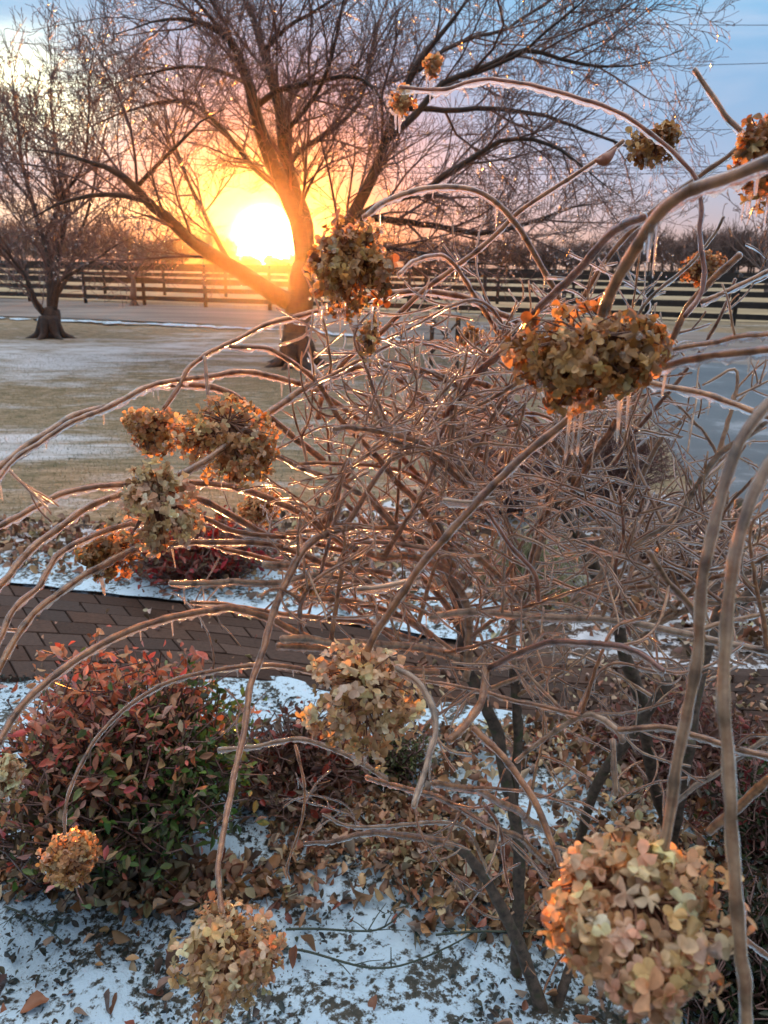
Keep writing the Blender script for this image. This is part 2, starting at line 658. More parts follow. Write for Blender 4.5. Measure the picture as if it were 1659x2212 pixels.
def bed(name, poly_far, poly_near, z, m_, n=140, rows=70, amp=.02):
    U = np.array([G(*p)[:2] for p in poly_far])
    L = np.array([G(*p)[:2] for p in poly_near])

    def rs(a):
        d = np.r_[0, np.cumsum(np.linalg.norm(np.diff(a, axis=0), axis=1))]
        s = np.linspace(0, d[-1], n)
        return np.stack([np.interp(s, d, a[:, 0]), np.interp(s, d, a[:, 1])], -1)
    U, L = rs(U), rs(L)
    g = np.stack([U + (L - U) * k / rows for k in range(rows + 1)], 0)
    x, y = g[..., 0], g[..., 1]
    h = amp * (.5 * np.sin(x * 9 + 2 * np.sin(y * 7)) + .5 * np.cos(y * 11 + np.sin(x * 13)) + .4 * np.sin(x * 27 + y * 19))
    v = np.stack([x, y, z + h * .5 + amp * .5 + hz_(y)], -1).reshape(-1, 3)
    a, b = np.meshgrid(np.arange(rows), np.arange(n - 1), indexing='ij')
    q = (a * n + b).ravel()
    mb = MB()
    mb.add(v, np.stack([q, q + n, q + n + 1, q + 1], -1))
    return mb.build(name, m_)


# bed beyond the path, bed this side of it (snow), and its leafy middle
tag(bed('planting_bed', [(-500, 1085), (0, 1130), (260, 1150), (560, 1130), (900, 1085), (1200, 1060), (1450, 1080), (1750, 1150)],
        [(-500, 1320), (0, 1290), (600, 1350), (1100, 1440), (1700, 1470), (1900, 1480)], .02, M['mulch'], amp=.02), kind='structure')
tag(bed('snow_strip', [(-400, 1225), (0, 1215), (300, 1205), (600, 1245), (900, 1290), (1100, 1330)],
        [(-400, 1300), (0, 1279), (600, 1343), (900, 1392), (1100, 1428), (1130, 1434)], .050, M['snow'], amp=.012), kind='structure')
tag(bed('snow_ground', [(-700, 1520), (0, 1482), (520, 1475), (900, 1530), (1200, 1585), (1659, 1600), (2300, 1640)],
        [(-900, 3600), (0, 3600), (600, 3600), (1200, 3600), (2600, 3600)], .03, M['snow'], amp=.03), kind='structure')

# brick path, laid bricks
m_, t, o = mat('brick_paver')
co = objco(t)
a = N(t, 'ShaderNodeAttribute', attribute_name='Col')
n1 = noise(t, co, 70, 4)
col = mixc(t, .6, a.outputs['Color'], ramp(t, n1, [(.3, (.6, .6, .6)), (.7, (1.3, 1.3, 1.3))]), 'MULTIPLY')
princ(t, o, col, .7, bump(t, n1, .6, .005), .04, .2, spec=.3)
M['brick'] = m_
pu = [(-500, 1235), (0, 1280), (600, 1346), (1100, 1435), (1700, 1470), (1900, 1480)]
pl = [(-500, 1520), (0, 1488), (520, 1482), (1100, 1580), (1700, 1606), (1900, 1610)]
sand = bark('joint_sand', (.03, .024, .02), (.06, .05, .04), 60)
tag(sheet('path', pu, pl, .030, sand, rows=10), kind='structure')


def rs2(a, n):
    a = np.array([G(*p)[:2] for p in a])
    d = np.r_[0, np.cumsum(np.linalg.norm(np.diff(a, axis=0), axis=1))]
    s_ = np.linspace(0, d[-1], n)
    return np.stack([np.interp(s_, d, a[:, 0]), np.interp(s_, d, a[:, 1])], -1)


U, L = rs2(pu, 400), rs2(pl, 400)
mb = MB()
mid_ = (U + L) / 2
slen = np.r_[0, np.cumsum(np.linalg.norm(np.diff(mid_, axis=0), axis=1))]
tot = slen[-1]
wid = np.linalg.norm(U - L, axis=1)
rows_ = max(5, int(np.median(wid) / .10))
bl = .20
for r_ in range(rows_):
    s0 = (r_ % 2) * bl * .5
    while s0 < tot - bl:
        def pt(s_, k_):
            u_ = np.array([np.interp(s_, slen, U[:, 0]), np.interp(s_, slen, U[:, 1])])
            l_ = np.array([np.interp(s_, slen, L[:, 0]), np.interp(s_, slen, L[:, 1])])
            return u_ + (l_ - u_) * k_
        ga, gb = .0025, .018
        k0, k1 = (r_ + gb) / rows_, (r_ + 1 - gb) / rows_
        cs = [pt(s0 + ga, k0), pt(s0 + bl - ga, k0), pt(s0 + bl - ga, k1), pt(s0 + ga, k1)]
        z0 = .046 + rnd.uniform(-.002, .003)
        cen = sum(cs) / 4
        ins = [cen + (c - cen) * .96 for c in cs]
        v = [(c[0], c[1], z0 - .004) for c in cs] + [(c[0], c[1], z0) for c in ins] + [(c[0], c[1], .02) for c in cs]
        fs = [(4, 7, 6, 5)] + [(i, 4 + i, 4 + (i + 1) % 4, (i + 1) % 4) for i in range(4)] + [(8 + i, i, (i + 1) % 4, 8 + (i + 1) % 4) for i in range(4)]
        b_ = rnd.uniform(.62, 1.35)
        mb.add(v, fs, None, np.array([.060, .031, .020]) * b_ + rnd.uniform(-.008, .008))
        s0 += bl
o_ = mb.build('brick_paving', M['brick'], smooth=False, col=True)
tag(o_, kind='structure')


def inpoly(xy, poly):
    x, y = xy[:, 0], xy[:, 1]
    r = np.zeros(len(xy), bool)
    j = len(poly) - 1
    for i in range(len(poly)):
        xi, yi = poly[i]
        xj, yj = poly[j]
        c = ((yi > y) != (yj > y)) & (x < (xj - xi) * (y - yi) / (yj - yi + 1e-12) + xi)
        r ^= c
        j = i
    return r


def ground_pts(n, poly_px, clump=0.0, zf=.045):
    poly = [G(*p)[:2] for p in poly_px]
    a = np.array(poly)
    lo, hi = a.min(0), a.max(0)
    out = np.zeros((0, 2))
    while len(out) < n:
        c = rng.uniform(lo, hi, (n * 3, 2))
        c = c[inpoly(c, poly)]
        if clump:
            d = np.sin(c[:, 0] * 5.3 + 2 * np.sin(c[:, 1] * 3.1)) * np.cos(c[:, 1] * 4.7 + np.sin(c[:, 0] * 6.1))
            c = c[rng.random(len(c)) < np.clip(.5 + clump * d, .04, 1)]
        out = np.vstack([out, c])
    out = out[:n]
    return np.column_stack([out, zf + hz_(out[:, 1])])


def pal(cols, n, jit=.15):
    c = np.array(cols)[rng.integers(0, len(cols), n)]
    return np.clip(c * rng.uniform(1 - jit * 2, 1 + jit * 2, (n, 1)) * rng.uniform(1 - jit, 1 + jit, (n, 3)), 0, 1)


# fallen leaves
LT, LF = blade([0, .15, .35, .55, .75, .9, 1], [.1, .55, .92, 1.0, .75, .35, .03], .3, .28)
OAK, OAKF = blade([0, .2, .35, .5, .65, .8, 1], [.1, .6, .55, .9, .7, .7, .15], .5, -.25)
litter_cols = [(.27, .125, .055), (.36, .19, .09), (.19, .095, .045), (.44, .28, .15), (.28, .11, .06), (.14, .08, .05), (.48, .38, .26), (.36, .25, .15)]


def litter(name, n, poly, smin, smax, clump, cols=litter_cols, zf=.055, label=None, tilt=.75, tmpl=(LT, LF)):
    p = ground_pts(n, poly, clump, zf)
    p[:, 2] += rng.uniform(0, .02, n)
    nr = np.column_stack([rng.normal(0, tilt, n), rng.normal(0, tilt, n), np.ones(n)])
    R = rot_from_normal(nr, rng.uniform(0, 6.28, n))
    L_ = rng.uniform(smin, smax, n)
    S = np.column_stack([L_ * rng.uniform(.35, .75, n), L_, L_ * rng.uniform(.3, 2.6, n) * rng.choice([-1, 1], n)])
    return p, R, S, pal(cols, n)


mb = MB()
for args in ((6500, [(560, 1640), (1000, 1600), (1300, 1590), (1700, 1610), (1700, 2100), (1250, 1990), (1000, 1880), (600, 1930)], .014, .042, .5),
             (900, [(600, 1800), (1100, 1850), (1250, 2000), (1150, 2080), (620, 2000)], .02, .042, .9),
             (700, [(-20, 1880), (560, 1900), (640, 1990), (350, 2010), (-20, 1960)], .025, .05, .5),
             (420, [(880, 1420), (1300, 1450), (1700, 1480), (1700, 1600), (1100, 1575), (900, 1520)], .014, .038, .5),
             (45, [(0, 1300), (600, 1360), (560, 1480), (0, 1480)], .012, .035, 0),
             (60, [(350, 2000), (1300, 2030), (1250, 2300), (0, 2300), (0, 2060)], .02, .055, .6)):
    p, R, S, c = litter('l', *args)
    scatter(mb, LT, LF, None, R, S, p, c)
p, R, S, c = litter('l', 170, [(600, 1780), (1250, 1850), (1280, 2080), (620, 2060)], .03, .055, .5)
scatter(mb, OAK, OAKF, None, R, S, p, c)
tag(mb.build('leaf_litter', M['litter'], col=True), 'brown and reddish fallen leaves lying on snow between the shrubs', 'fallen leaves', kind='stuff')
mb = MB()
for args in ((5200, [(-100, 1130), (260, 1150), (560, 1130), (900, 1090), (1250, 1070), (1659, 1140), (1800, 1440), (1100, 1420), (600, 1330), (-100, 1240)], .025, .06, .35),):
    p, R, S, c = litter('l', *args)
    scatter(mb, LT, LF, None, R, S, p, c)
tag(mb.build('bed_leaf_litter', M['litter'], col=True), 'brown leaf litter covering the bed beyond the brick path', 'fallen leaves', kind='stuff')

# dark mulch bits poking out of the snow
mb = MB()
n = 16000
p = ground_pts(n, [(-150, 1480), (520, 1480), (900, 1650), (1300, 1900), (1800, 1700), (1800, 2500), (-150, 2500)], .55, .048)
nr = np.column_stack([rng.normal(0, .5, n), rng.normal(0, .5, n), np.ones(n)])
R = rot_from_normal(nr, rng.uniform(0, 6.28, n))
L_ = .004 + .022 * rng.random(n) ** 3.5
S = np.column_stack([L_ * rng.uniform(.25, .8, n), L_, L_])
scatter(mb, LT, LF, None, R, S, p, pal([(.03, .045, .04), (.05, .05, .04), (.07, .05, .035), (.02, .03, .03)], n))
tag(mb.build('mulch_bits', M['chip'], col=True), 'dark wet mulch chips and leaf scraps poking through the snow', 'mulch', kind='stuff')

# lawn grass
mb = MB()
GT, GF = blade([0, .5, 1], [1, .8, .1], 0, .5, cols=(-1, 1))
n = 42000
p = ground_pts(n, [(-60, 1140), (560, 1120), (900, 1080), (1250, 1050), (1400, 900), (1250, 790), (900, 770), (-60, 760)], 0, -.02)
p[:, 2] = .018 * np.sin(p[:, 0] * .9 + 1.3 * np.sin(p[:, 1] * .7)) * np.cos(p[:, 1] * .8) - .022 + hz_(p[:, 1])
nr = np.column_stack([rng.normal(0, 1, n), rng.normal(0, 1, n), np.full(n, .1)])
R = rot_from_normal(nr, rng.normal(0, .5, n))
L_ = rng.uniform(.012, .035, n)
S = np.column_stack([np.full(n, .0035), L_, L_])
scatter(mb, GT, GF, None, R, S, p, pal([(.09, .10, .035), (.17, .15, .07), (.25, .21, .12), (.06, .08, .025), (.4, .4, .38)], n))
tag(mb.build('lawn_grass', M['blade'], col=True), 'short tan and green winter grass of the lawn', 'grass', kind='stuff')


# ------------------------------------------------------------------ trees
def bez_limb(pts, step=.25):
    """pts: (px, py, depth, width px) -> world polyline + radius"""
    a = np.array([(*P(x, y, z), w_ * z / F / 2) for x, y, z, w_ in pts])
    return spline(a, step)


def grow(mb, p, r, level, dens, L, upb, k=4, droplets=None, tmin=.005, prune=None):
    """side shoots along polyline p with radii r; recursive"""
    d = np.r_[0, np.cumsum(np.linalg.norm(np.diff(p, axis=0), axis=1))]
    n = max(1, int(d[-1] * dens))
    t0 = .12 if level > 0 else .18
    for q_ in range(n):
        s_ = d[-1] * (t0 + (1 - t0) * (q_ + rng.random()) / n)
        i = min(len(p) - 2, max(0, np.searchsorted(d, s_) - 1))
        u = (s_ - d[i]) / max(d[i + 1] - d[i], 1e-6)
        o0 = p[i] + (p[i + 1] - p[i]) * u
        tg = p[i + 1] - p[i]
        tg = tg / (np.linalg.norm(tg) + 1e-9)
        rd = rng.normal(0, 1, 3)
        rd -= tg * rd.dot(tg)
        rd /= np.linalg.norm(rd) + 1e-9
        dr = tg * rng.uniform(.6, 1.1) + rd * rng.uniform(.45, .9) + np.array([0, 0, upb])
        dr /= np.linalg.norm(dr)
        rr = r[i] * rng.uniform(.35, .6)
        frac = s_ / d[-1]
        l_ = L * rng.uniform(.5, 1.15) * (1.1 - .5 * frac)
        m_ = 5 if level > 0 else 7
        st = l_ / m_
        pp = [o0]
        wob = rng.normal(0, .16, 3)
        for _ in range(m_):
            dr = dr + wob * .5 + rng.normal(0, .13, 3) + np.array([0, 0, upb * .22])
            dr /= np.linalg.norm(dr)
            pp.append(pp[-1] + dr * st)
        pp = np.array(pp)
        if prune is not None and (prune(pp[-1]) or prune(pp[len(pp) // 2]) or prune(pp[0])):
            continue
        rr = min(rr, .035, l_ * .016)
        rad = np.maximum(np.linspace(rr, rr * .3, len(pp)), tmin)
        tube(mb, pp, rad, 3 if rr < .012 else 5, cap=False)
        if droplets is not None and level <= 1:
            droplets.append(pp[1:])
        if level > 0:
            grow(mb, pp, rad, level - 1, dens * (1.9 if level > 1 else 1.75), l_ * .55, upb, k, droplets, tmin, prune=prune)


IV, IF = icosphere()
OCT = np.array([(1, 0, 0), (-1, 0, 0), (0, 1, 0), (0, -1, 0), (0, 0, 1), (0, 0, -1)], float)
OCF = np.array([(0, 2, 4), (2, 1, 4), (1, 3, 4), (3, 0, 4), (2, 0, 5), (1, 2, 5), (3, 1, 5), (0, 3, 5)])


def make_tree(name, label, base, trunk, limbs, L, dens, upb, levels=2, drop_n=0, drop_box=None, group=None, bark_='tree_bark', seg=.25, prune=None, tmin=.006):
    root = empty(name, base, label, 'tree', group)
    tr_ = bez_limb(trunk, seg * .5)
    tr_[:, 3] *= 1 + .05 * np.sin(np.arange(len(tr_)) * 1.7)
    mb = MB()
    tube(mb, tr_[:, :3], tr_[:, 3], 14)
    b0 = np.array(base)
    r0 = tr_[0, 3]
    for k in range(7):
        a_ = k * .9 + rng.uniform(-.2, .2)
        e = np.array([math.cos(a_), math.sin(a_), 0])
        q_ = np.array([b0 + e * r0 * .3 + [0, 0, r0 * 1.6], b0 + e * r0 * .95 + [0, 0, r0 * .4], b0 + e * r0 * 1.5 + [0, 0, 0.02], b0 + e * r0 * 2.2 + [0, 0, -.04]])
        tube(mb, spline(q_, .06), np.linspace(r0 * .55, r0 * .12, len(spline(q_, .06))), 8)
    mb.build('trunk', M[bark_], root)
    tw = MB()
    dl = [] if drop_n else None
    for lb in limbs:
        q_ = bez_limb(lb, seg)
        q_[:, :3] += np.cumsum(rng.normal(0, .012 * seg / .25, (len(q_), 3)), axis=0)
        mb = MB()
        q_[:, 3] *= .82 * np.interp(np.linspace(0, 1, len(q_)), [0, .7, 1], [1, 1, .3])
        tube(mb, q_[:, :3], np.maximum(q_[:, 3], .008), 8)
        mb.build('limb', M[bark_], root)
        grow(tw, q_[:, :3], q_[:, 3], levels, dens, L, upb, 4, dl, tmin, prune=prune)
    o_ = tw.build('twigs', M['twig_bark'], root)
    if drop_n and dl:
        a_ = np.concatenate(dl)
        a_ = a_[rng.permutation(len(a_))]
        if drop_box is not None:
            a_ = a_[[drop_box(x) for x in a_]]
        a_ = a_[:drop_n]
        s_ = rng.uniform(.005, .017, len(a_))
        mb = MB()
        scatter(mb, IV, None, IF, rot_from_normal(rng.normal(0, 1, (len(a_), 3)), rng.uniform(0, 6, len(a_))),
                np.column_stack([s_, s_, s_ * 1.6]), a_ - np.array([0, 0, .008]))
        ic = mb.build('ice_drops', M['ice'], root)
        ic['kind'] = 'stuff'
    return root


def topx(p):
    v = Vector(p) - CAM
    z = v.dot(fwd)
    return 829.5 + F * v.dot(right) / max(z, .01), 1106 - F * v.dot(up) / max(z, .01), z


Zt = 12.2
bt = G(642, 786)
bt.z = -.52
zt = (bt - CAM).dot(fwd)


def L4(pts, z0, z1, w0, w1):
    n = len(pts)
    return [(x, y, z0 + (z1 - z0) * i / (n - 1), w0 + (w1 - w0) * i / (n - 1)) for i, (x, y) in enumerate(pts)]


trunk = [(644, 792, zt, 74), (643, 770, zt, 66), (642, 730, zt, 61), (645, 670, zt, 58), (653, 620, zt, 58), (657, 570, zt, 50)]
zc = zt
limbs = [
    L4([(656, 590), (652, 510), (618, 415), (583, 330), (565, 270), (550, 200), (525, 145), (500, 98), (455, 68), (400, 52), (330, 60), (250, 85)], zc, zc - 1.5, 48, 7),
    L4([(658, 585), (656, 490), (628, 400), (608, 320), (600, 240), (582, 175), (566, 115), (552, 70), (530, 10), (500, -60), (470, -160)], zc, zc + .8, 44, 9),
    L4([(640, 660), (592, 632), (535, 592), (480, 560), (425, 522), (380, 480), (340, 445), (300, 400), (262, 368), (205, 345), (140, 325), (60, 318)], zc, zc - 1.8, 48, 8),
    L4([(330, 440), (270, 424), (200, 425), (120, 448), (50, 485)], zc - 1.1, zc - .4, 17, 5),
    L4([(300, 398), (345, 350), (395, 302), (430, 260), (480, 230)], zc - 1.2, zc - 2.2, 13, 4),
    L4([(655, 545), (634, 455), (598, 408), (560, 380), (520, 330), (475, 275), (425, 232), (350, 230), (260, 255), (170, 300)], zc, zc + 1.5, 22, 6),
    L4([(560, 225), (600, 192), (680, 180), (740, 170), (790, 185), (830, 225), (850, 290)], zc - .2, zc - 1.8, 18, 6),
    L4([(655, 600), (695, 565), (745, 500), (790, 420), (820, 365), (842, 300), (868, 232), (905, 150), (960, 75), (1010, 10), (1060, -80)], zc, zc - 1.2, 40, 9),
    L4([(770, 470), (830, 440), (905, 420), (980, 365), (1080, 312), (1180, 322), (1260, 375), (1340, 440)], zc - .6, zc - 2.2, 22, 5),
    L4([(700, 560), (760, 475), (830, 470), (930, 482), (1030, 500), (1150, 472), (1240, 440), (1350, 430)], zc, zc + 2.0, 24, 5),
    L4([(840, 300), (900, 250), (955, 182), (1055, 145), (1130, 115), (1205, 133), (1290, 150), (1390, 140), (1470, 110)], zc - 1.0, zc - 2.0, 20, 4),
    L4([(1000, 165), (1110, 125), (1180, 72), (1260, 10), (1330, -60)], zc - 1.3, zc - 2.6, 11, 4),
    L4([(870, 232), (960, 240), (1060, 235), (1180, 250), (1290, 290), (1400, 330), (1480, 300)], zc - .9, zc + .8, 16, 4),
    L4([(612, 380), (640, 330), (700, 290), (760, 240), (800, 150), (820, 60), (850, -40)], zc, zc + 2.2, 18, 6),
    L4([(605, 300), (640, 260), (690, 190), (720, 100), (740, 0), (760, -100)], zc, zc - 2.2, 16, 5),
    L4([(566, 115), (620, 60), (690, 20), (760, -30)], zc + .3, zc - .8, 14, 5),
    L4([(660, 580), (720, 530), (800, 530), (900, 545), (1000, 560), (1100, 570)], zc, zc - 2.0, 20, 4),
    L4([(500, 572), (465, 505), (430, 440), (400, 380), (370, 300), (350, 200)], zc - .4, zc + 1.8, 16, 5),
    L4([(545, 190), (480, 160), (400, 150), (300, 170), (200, 200)], zc - .5, zc + 1.0, 13, 4),
    L4([(500, 98), (440, 20), (380, -50), (300, -120)], zc - .8, zc - 2.0, 12, 4),
    L4([(905, 150), (1000, 90), (1100, 60), (1200, -10), (1280, -80)], zc - 1.0, zc + 1.6, 13, 4),
]


def prune_sun(p):
    x, y, z = topx(p)
    return 500 < x < 622 and 430 < y < 612


def drop_main(p):
    x, y, z = topx(p)
    if x < 0 or x > 1500:
        return False
    if y > 430:
        return rng.random() < 1.0
    return rng.random() < .06


make_tree('bare_tree', 'large bare spreading tree in front of the low sun, wide trunk on the lawn', bt, trunk, limbs,
          2.9, 2.7, .10, 2, 3200, drop_main, prune=prune_sun, tmin=.0050)

bl_ = G(110, 728)
bl_.z = -.52
zl = (bl_ - CAM).dot(fwd)
trunk = [(110, 732, zl, 50), (110, 715, zl, 42), (111, 690, zl, 38), (112, 668, zl, 34)]
limbs = [
    L4([(100, 700), (92, 670), (77, 645), (58, 597), (32, 562), (0, 527), (-60, 470)], zl, zl - 1, 17, 5),
    L4([(112, 680), (113, 604), (112, 556), (99, 515), (77, 444), (58, 370), (46, 300), (30, 190), (10, 80)], zl, zl + .5, 22, 4),
    L4([(113, 660), (118, 610), (128, 530), (144, 466), (128, 380), (120, 310), (112, 220), (120, 100)], zl, zl - .6, 18, 4),
    L4([(118, 690), (128, 636), (138, 613), (179, 588), (218, 565), (256, 536), (300, 515)], zl, zl - 1.4, 14, 3),
    L4([(118, 650), (150, 590), (170, 520), (195, 440), (215, 340), (240, 230), (260, 120)], zl, zl + 1.2, 12, 3),
    L4([(105, 690), (80, 660), (60, 620), (30, 600), (-30, 590)], zl, zl + 1, 10, 3),
    L4([(99, 515), (130, 440), (175, 370), (190, 280), (200, 150), (230, 50)], zl + .3, zl - 1, 11, 3),
    L4([(77, 444), (20, 380), (-20, 300), (-60, 200)], zl + .3, zl + 1.2, 9, 3),
]
make_tree('bare_tree', 'smaller bare tree with several stems low on the lawn, at the left edge', bl_, trunk, limbs, 2.4, 2.8, .22, 2, 500,
          lambda p: topx(p)[1] > 330, tmin=.0065)

# small tree past the fence at left, and three by the right edge
for (px, py, z, hpx, wpx, label) in ((288, 640, 30, 170, 210, 'small dense bare tree beyond the fence, left of the sun'),
                                     (1655, 640, 42, 240, 230, 'rounded bare tree beyond the fence at the right edge'),
                                     (1460, 622, 60, 110, 130, 'low bare tree beyond the fence, left of the rounded one'),
                                     (60, 605, 55, 110, 100, 'broad far bare tree beyond the fence at the far left')):
    b_ = P(px, py, z)
    b_.z = -.52
    tt = [(px, py + 4, z, 14 * 30 / z), (px, py - hpx * .25, z, 9 * 30 / z)]
    lm = []
    for k in range(9):
        a_ = -1.25 + 2.5 * k / 8
        lm.append(L4([(px, py - hpx * .2), (px + math.sin(a_) * wpx * .22, py - hpx * (.3 + .2 * math.cos(a_))),
                      (px + math.sin(a_) * wpx * .5, py - hpx * (.35 + .6 * math.cos(a_)))], z, z + rnd.uniform(-3, 3), 6 * 30 / z, 2 * 30 / z))
    make_tree('bare_tree', label, b_, tt, lm, z * .05, 1.3 * 30 / z, .15, 2, bark_='far_bark', seg=.5, tmin=.0005 * z)

# far woods
mb = MB()
for k in range(330):
    px = rng.uniform(-250, 1950)
    z = rng.uniform(84, 118)
    b_ = np.array(P(px, 560, z))
    b_[2] = -.5
    H = rng.uniform(3, 5.2) * (1.25 if px < 300 or px > 1350 else .9)
    if 500 < px < 680:
        H = rng.uniform(1.2, 1.9)
    if b_[1] > 120:
        continue
    tp = b_ + [0, 0, H * .5]
    tube(mb, np.array([b_, tp]), [.14, .08], 4, cap=False)
    for j in range(70):
        s_ = tp - [0, 0, H * .3 * rng.random()]
        d_ = rng.normal(0, 1, 3)
        d_[2] = abs(d_[2]) * .9 + .1
        d_ /= np.linalg.norm(d_)
        e = s_ + d_ * np.array([H * .42, H * .42, H * .55]) * rng.uniform(.5, 1)
        mm = (s_ + e) / 2 + rng.normal(0, .25, 3)
        tube(mb, np.array([s_, mm, e]), [.06, .04, .025], 3, cap=False)
        for _ in range(3):
            e2 = e + rng.normal(0, .09 * H, 3)
            tube(mb, np.array([mm, (mm + e2) / 2 + rng.normal(0, .1, 3), e2]), [.035, .03, .022], 3, cap=False)
tag(mb.build('far_woods', M['far_bark']), 'far line of bare brown trees beyond the fields', 'woods', kind='stuff')


# ------------------------------------------------------------------ fences
def fence(label, a, b, H, spacing, bw=.17):
    a, b = np.array(a[:2]), np.array(b[:2])
    d = b - a
    Ln = np.linalg.norm(d)
    d /= Ln
    nn = np.array([-d[1], d[0]])
    root = empty('board_fence', (a[0], a[1], -.5), label, 'fence', 'dark four board fences along the road')
    cnt = int(Ln / spacing)
    for k in range(cnt + 1):
        c = a + d * k * spacing + nn * rnd.uniform(-.01, .01)
        mb = MB()
        h = H + rnd.uniform(.02, .09)
        x0 = np.array([rnd.uniform(-.01, .01), rnd.uniform(-.01, .01)])
        tube(mb, np.array([(c[0], c[1], -.6), (c[0], c[1], h * .5 - .5), (c[0] + x0[0], c[1] + x0[1], h - .5)]), [.075, .07, .068], 7)
        mb.build('post', M['fence'], root)
    for z in (.28, .62, .96, H - .1):
        mb = MB()
        for k in range(cnt):
            p0 = a + d * (k * spacing + .004) - nn * .09
            p1 = a + d * ((k + 1) * spacing - .004) - nn * .09
            z0, z1 = z + rnd.uniform(-.015, .015), z + rnd.uniform(-.015, .015)
            v = []
            for (q_, zz) in ((p0, z0), (p1, z1)):
                for (o1, o2) in ((-.014, -bw / 2), (.014, -bw / 2), (.014, bw / 2), (-.014, bw / 2)):
                    v.append((q_[0] + nn[0] * o1, q_[1] + nn[1] * o1, zz + o2 - .5))
            mb.add(v, [(0, 1, 2, 3), (7, 6, 5, 4), (0, 4, 5, 1), (1, 5, 6, 2), (2, 6, 7, 3), (3, 7, 4, 0)])
        mb.build('rail', M['fence'], root, smooth=False)
    return root


fa, fb = G(-560, 630), G(2150, 722)
fence('near dark board fence running along the far side of the road', fa, fb, 1.5, 2.7)
off = (Vector((fb.x - fa.x, fb.y - fa.y, 0)).normalized().cross(Vector((0, 0, 1)))) * -1
fa2, fb2 = fa + off * 6.5, fb + off * 6.5
fence('second dark board fence, farther off behind the near one', fa2 - Vector((4, 0, 0)), fb2 + Vector((7, 0, 0)), 1.5, 3.2)

# straw coloured field beyond
m_, t, o = mat('field')
co = objco(t)
n1 = noise(t, co, .25, 5, .6)
col = ramp(t, n1, [(.3, (.26, .19, .10)), (.7, (.42, .33, .19))])
princ(t, o, col, .9)
M['field'] = m_
mb = MB()
q0, q1 = fa + off * 1.5, fb + off * 1.5
dd = (q1 - q0).normalized()
q0 = q0 - dd * 110
q1 = q1 + dd * 110
q2, q3 = q1 + off * 60, q0 + off * 60
mb.add([(q.x, q.y, -.488) for q in (q0, q1, q2, q3)], [(0, 1, 2, 3)])
tag(mb.build('field', M['field']), kind='structure')

# power lines
wm = bark('wire', (.02, .02, .022), (.03, .03, .032), 5)
for k, (xl, yl, xr, yr, lb) in enumerate(((-100, -60, 1760, 54, 'topmost overhead wire crossing the upper right sky'),
                                          (-100, 78, 1760, 133, 'second overhead wire from the top, behind the big tree'),
                                          (-100, 236, 1760, 272, 'third overhead wire from the top, behind the big tree'),
                                          (-100, 300, 1760, 353, 'upper wire of the lowest close pair of wires'),
                                          (-100, 312, 1760, 366, 'lower wire of the lowest close pair of wires'))):
    a_, b_ = np.array(P(xl, yl, 30)), np.array(P(xr, yr, 24))
    u = np.linspace(0, 1, 30)[:, None]
    p = a_ + (b_ - a_) * u
    p[:, 2] -= (.5 * 4 * u * (1 - u))[:, 0]
    mb = MB()
    tube(mb, p, .010, 5)
    tag(mb.build('power_line', wm), lb, 'power line', 'overhead wires')

# garden stand behind the hydrangea
sb = G(958, 800)
SB = float(hz_(sb.y))
st = empty('garden_stand', (sb.x, sb.y, SB), 'small wooden stand with a pale flat top behind the hydrangea', 'stand')


def box(mb, c, s, rz=0.0):
    c = np.array(c)
    v = np.array([(x, y, z) for x in (-.5, .5) for y in (-.5, .5) for z in (-.5, .5)]) * np.array(s)
    ca, sa = math.cos(rz), math.sin(rz)
    v = v @ np.array([[ca, sa, 0], [-sa, ca, 0], [0, 0, 1]]) + c
    mb.add(v, [(0, 1, 3, 2), (4, 6, 7, 5), (0, 4, 5, 1), (2, 3, 7, 6), (0, 2, 6, 4), (1, 5, 7, 3)])


mb = MB()
box(mb, (sb.x, sb.y, SB + 1.02), (.56, .5, .035))
box(mb, (sb.x, sb.y, SB + 1.05), (.50, .44, .02))
mb.build('top', bark('pale_top', (.30, .36, .34), (.5, .56, .54), 12), st, smooth=False)
for sx in (-1, 1):
    for sy in (-1, 1):
        mb = MB()
        box(mb, (sb.x + sx * .24, sb.y + sy * .2, SB + .5), (.05, .05, 1.0))
        mb.build('leg', M['wood'], st, smooth=False)
    mb = MB()
    tube(mb, np.array([(sb.x + sx * .24, sb.y - .24, SB + .35), (sb.x - sx * .24, sb.y - .24, SB + .95)]), .018, 4)
    mb.build('brace', M['wood'], st)


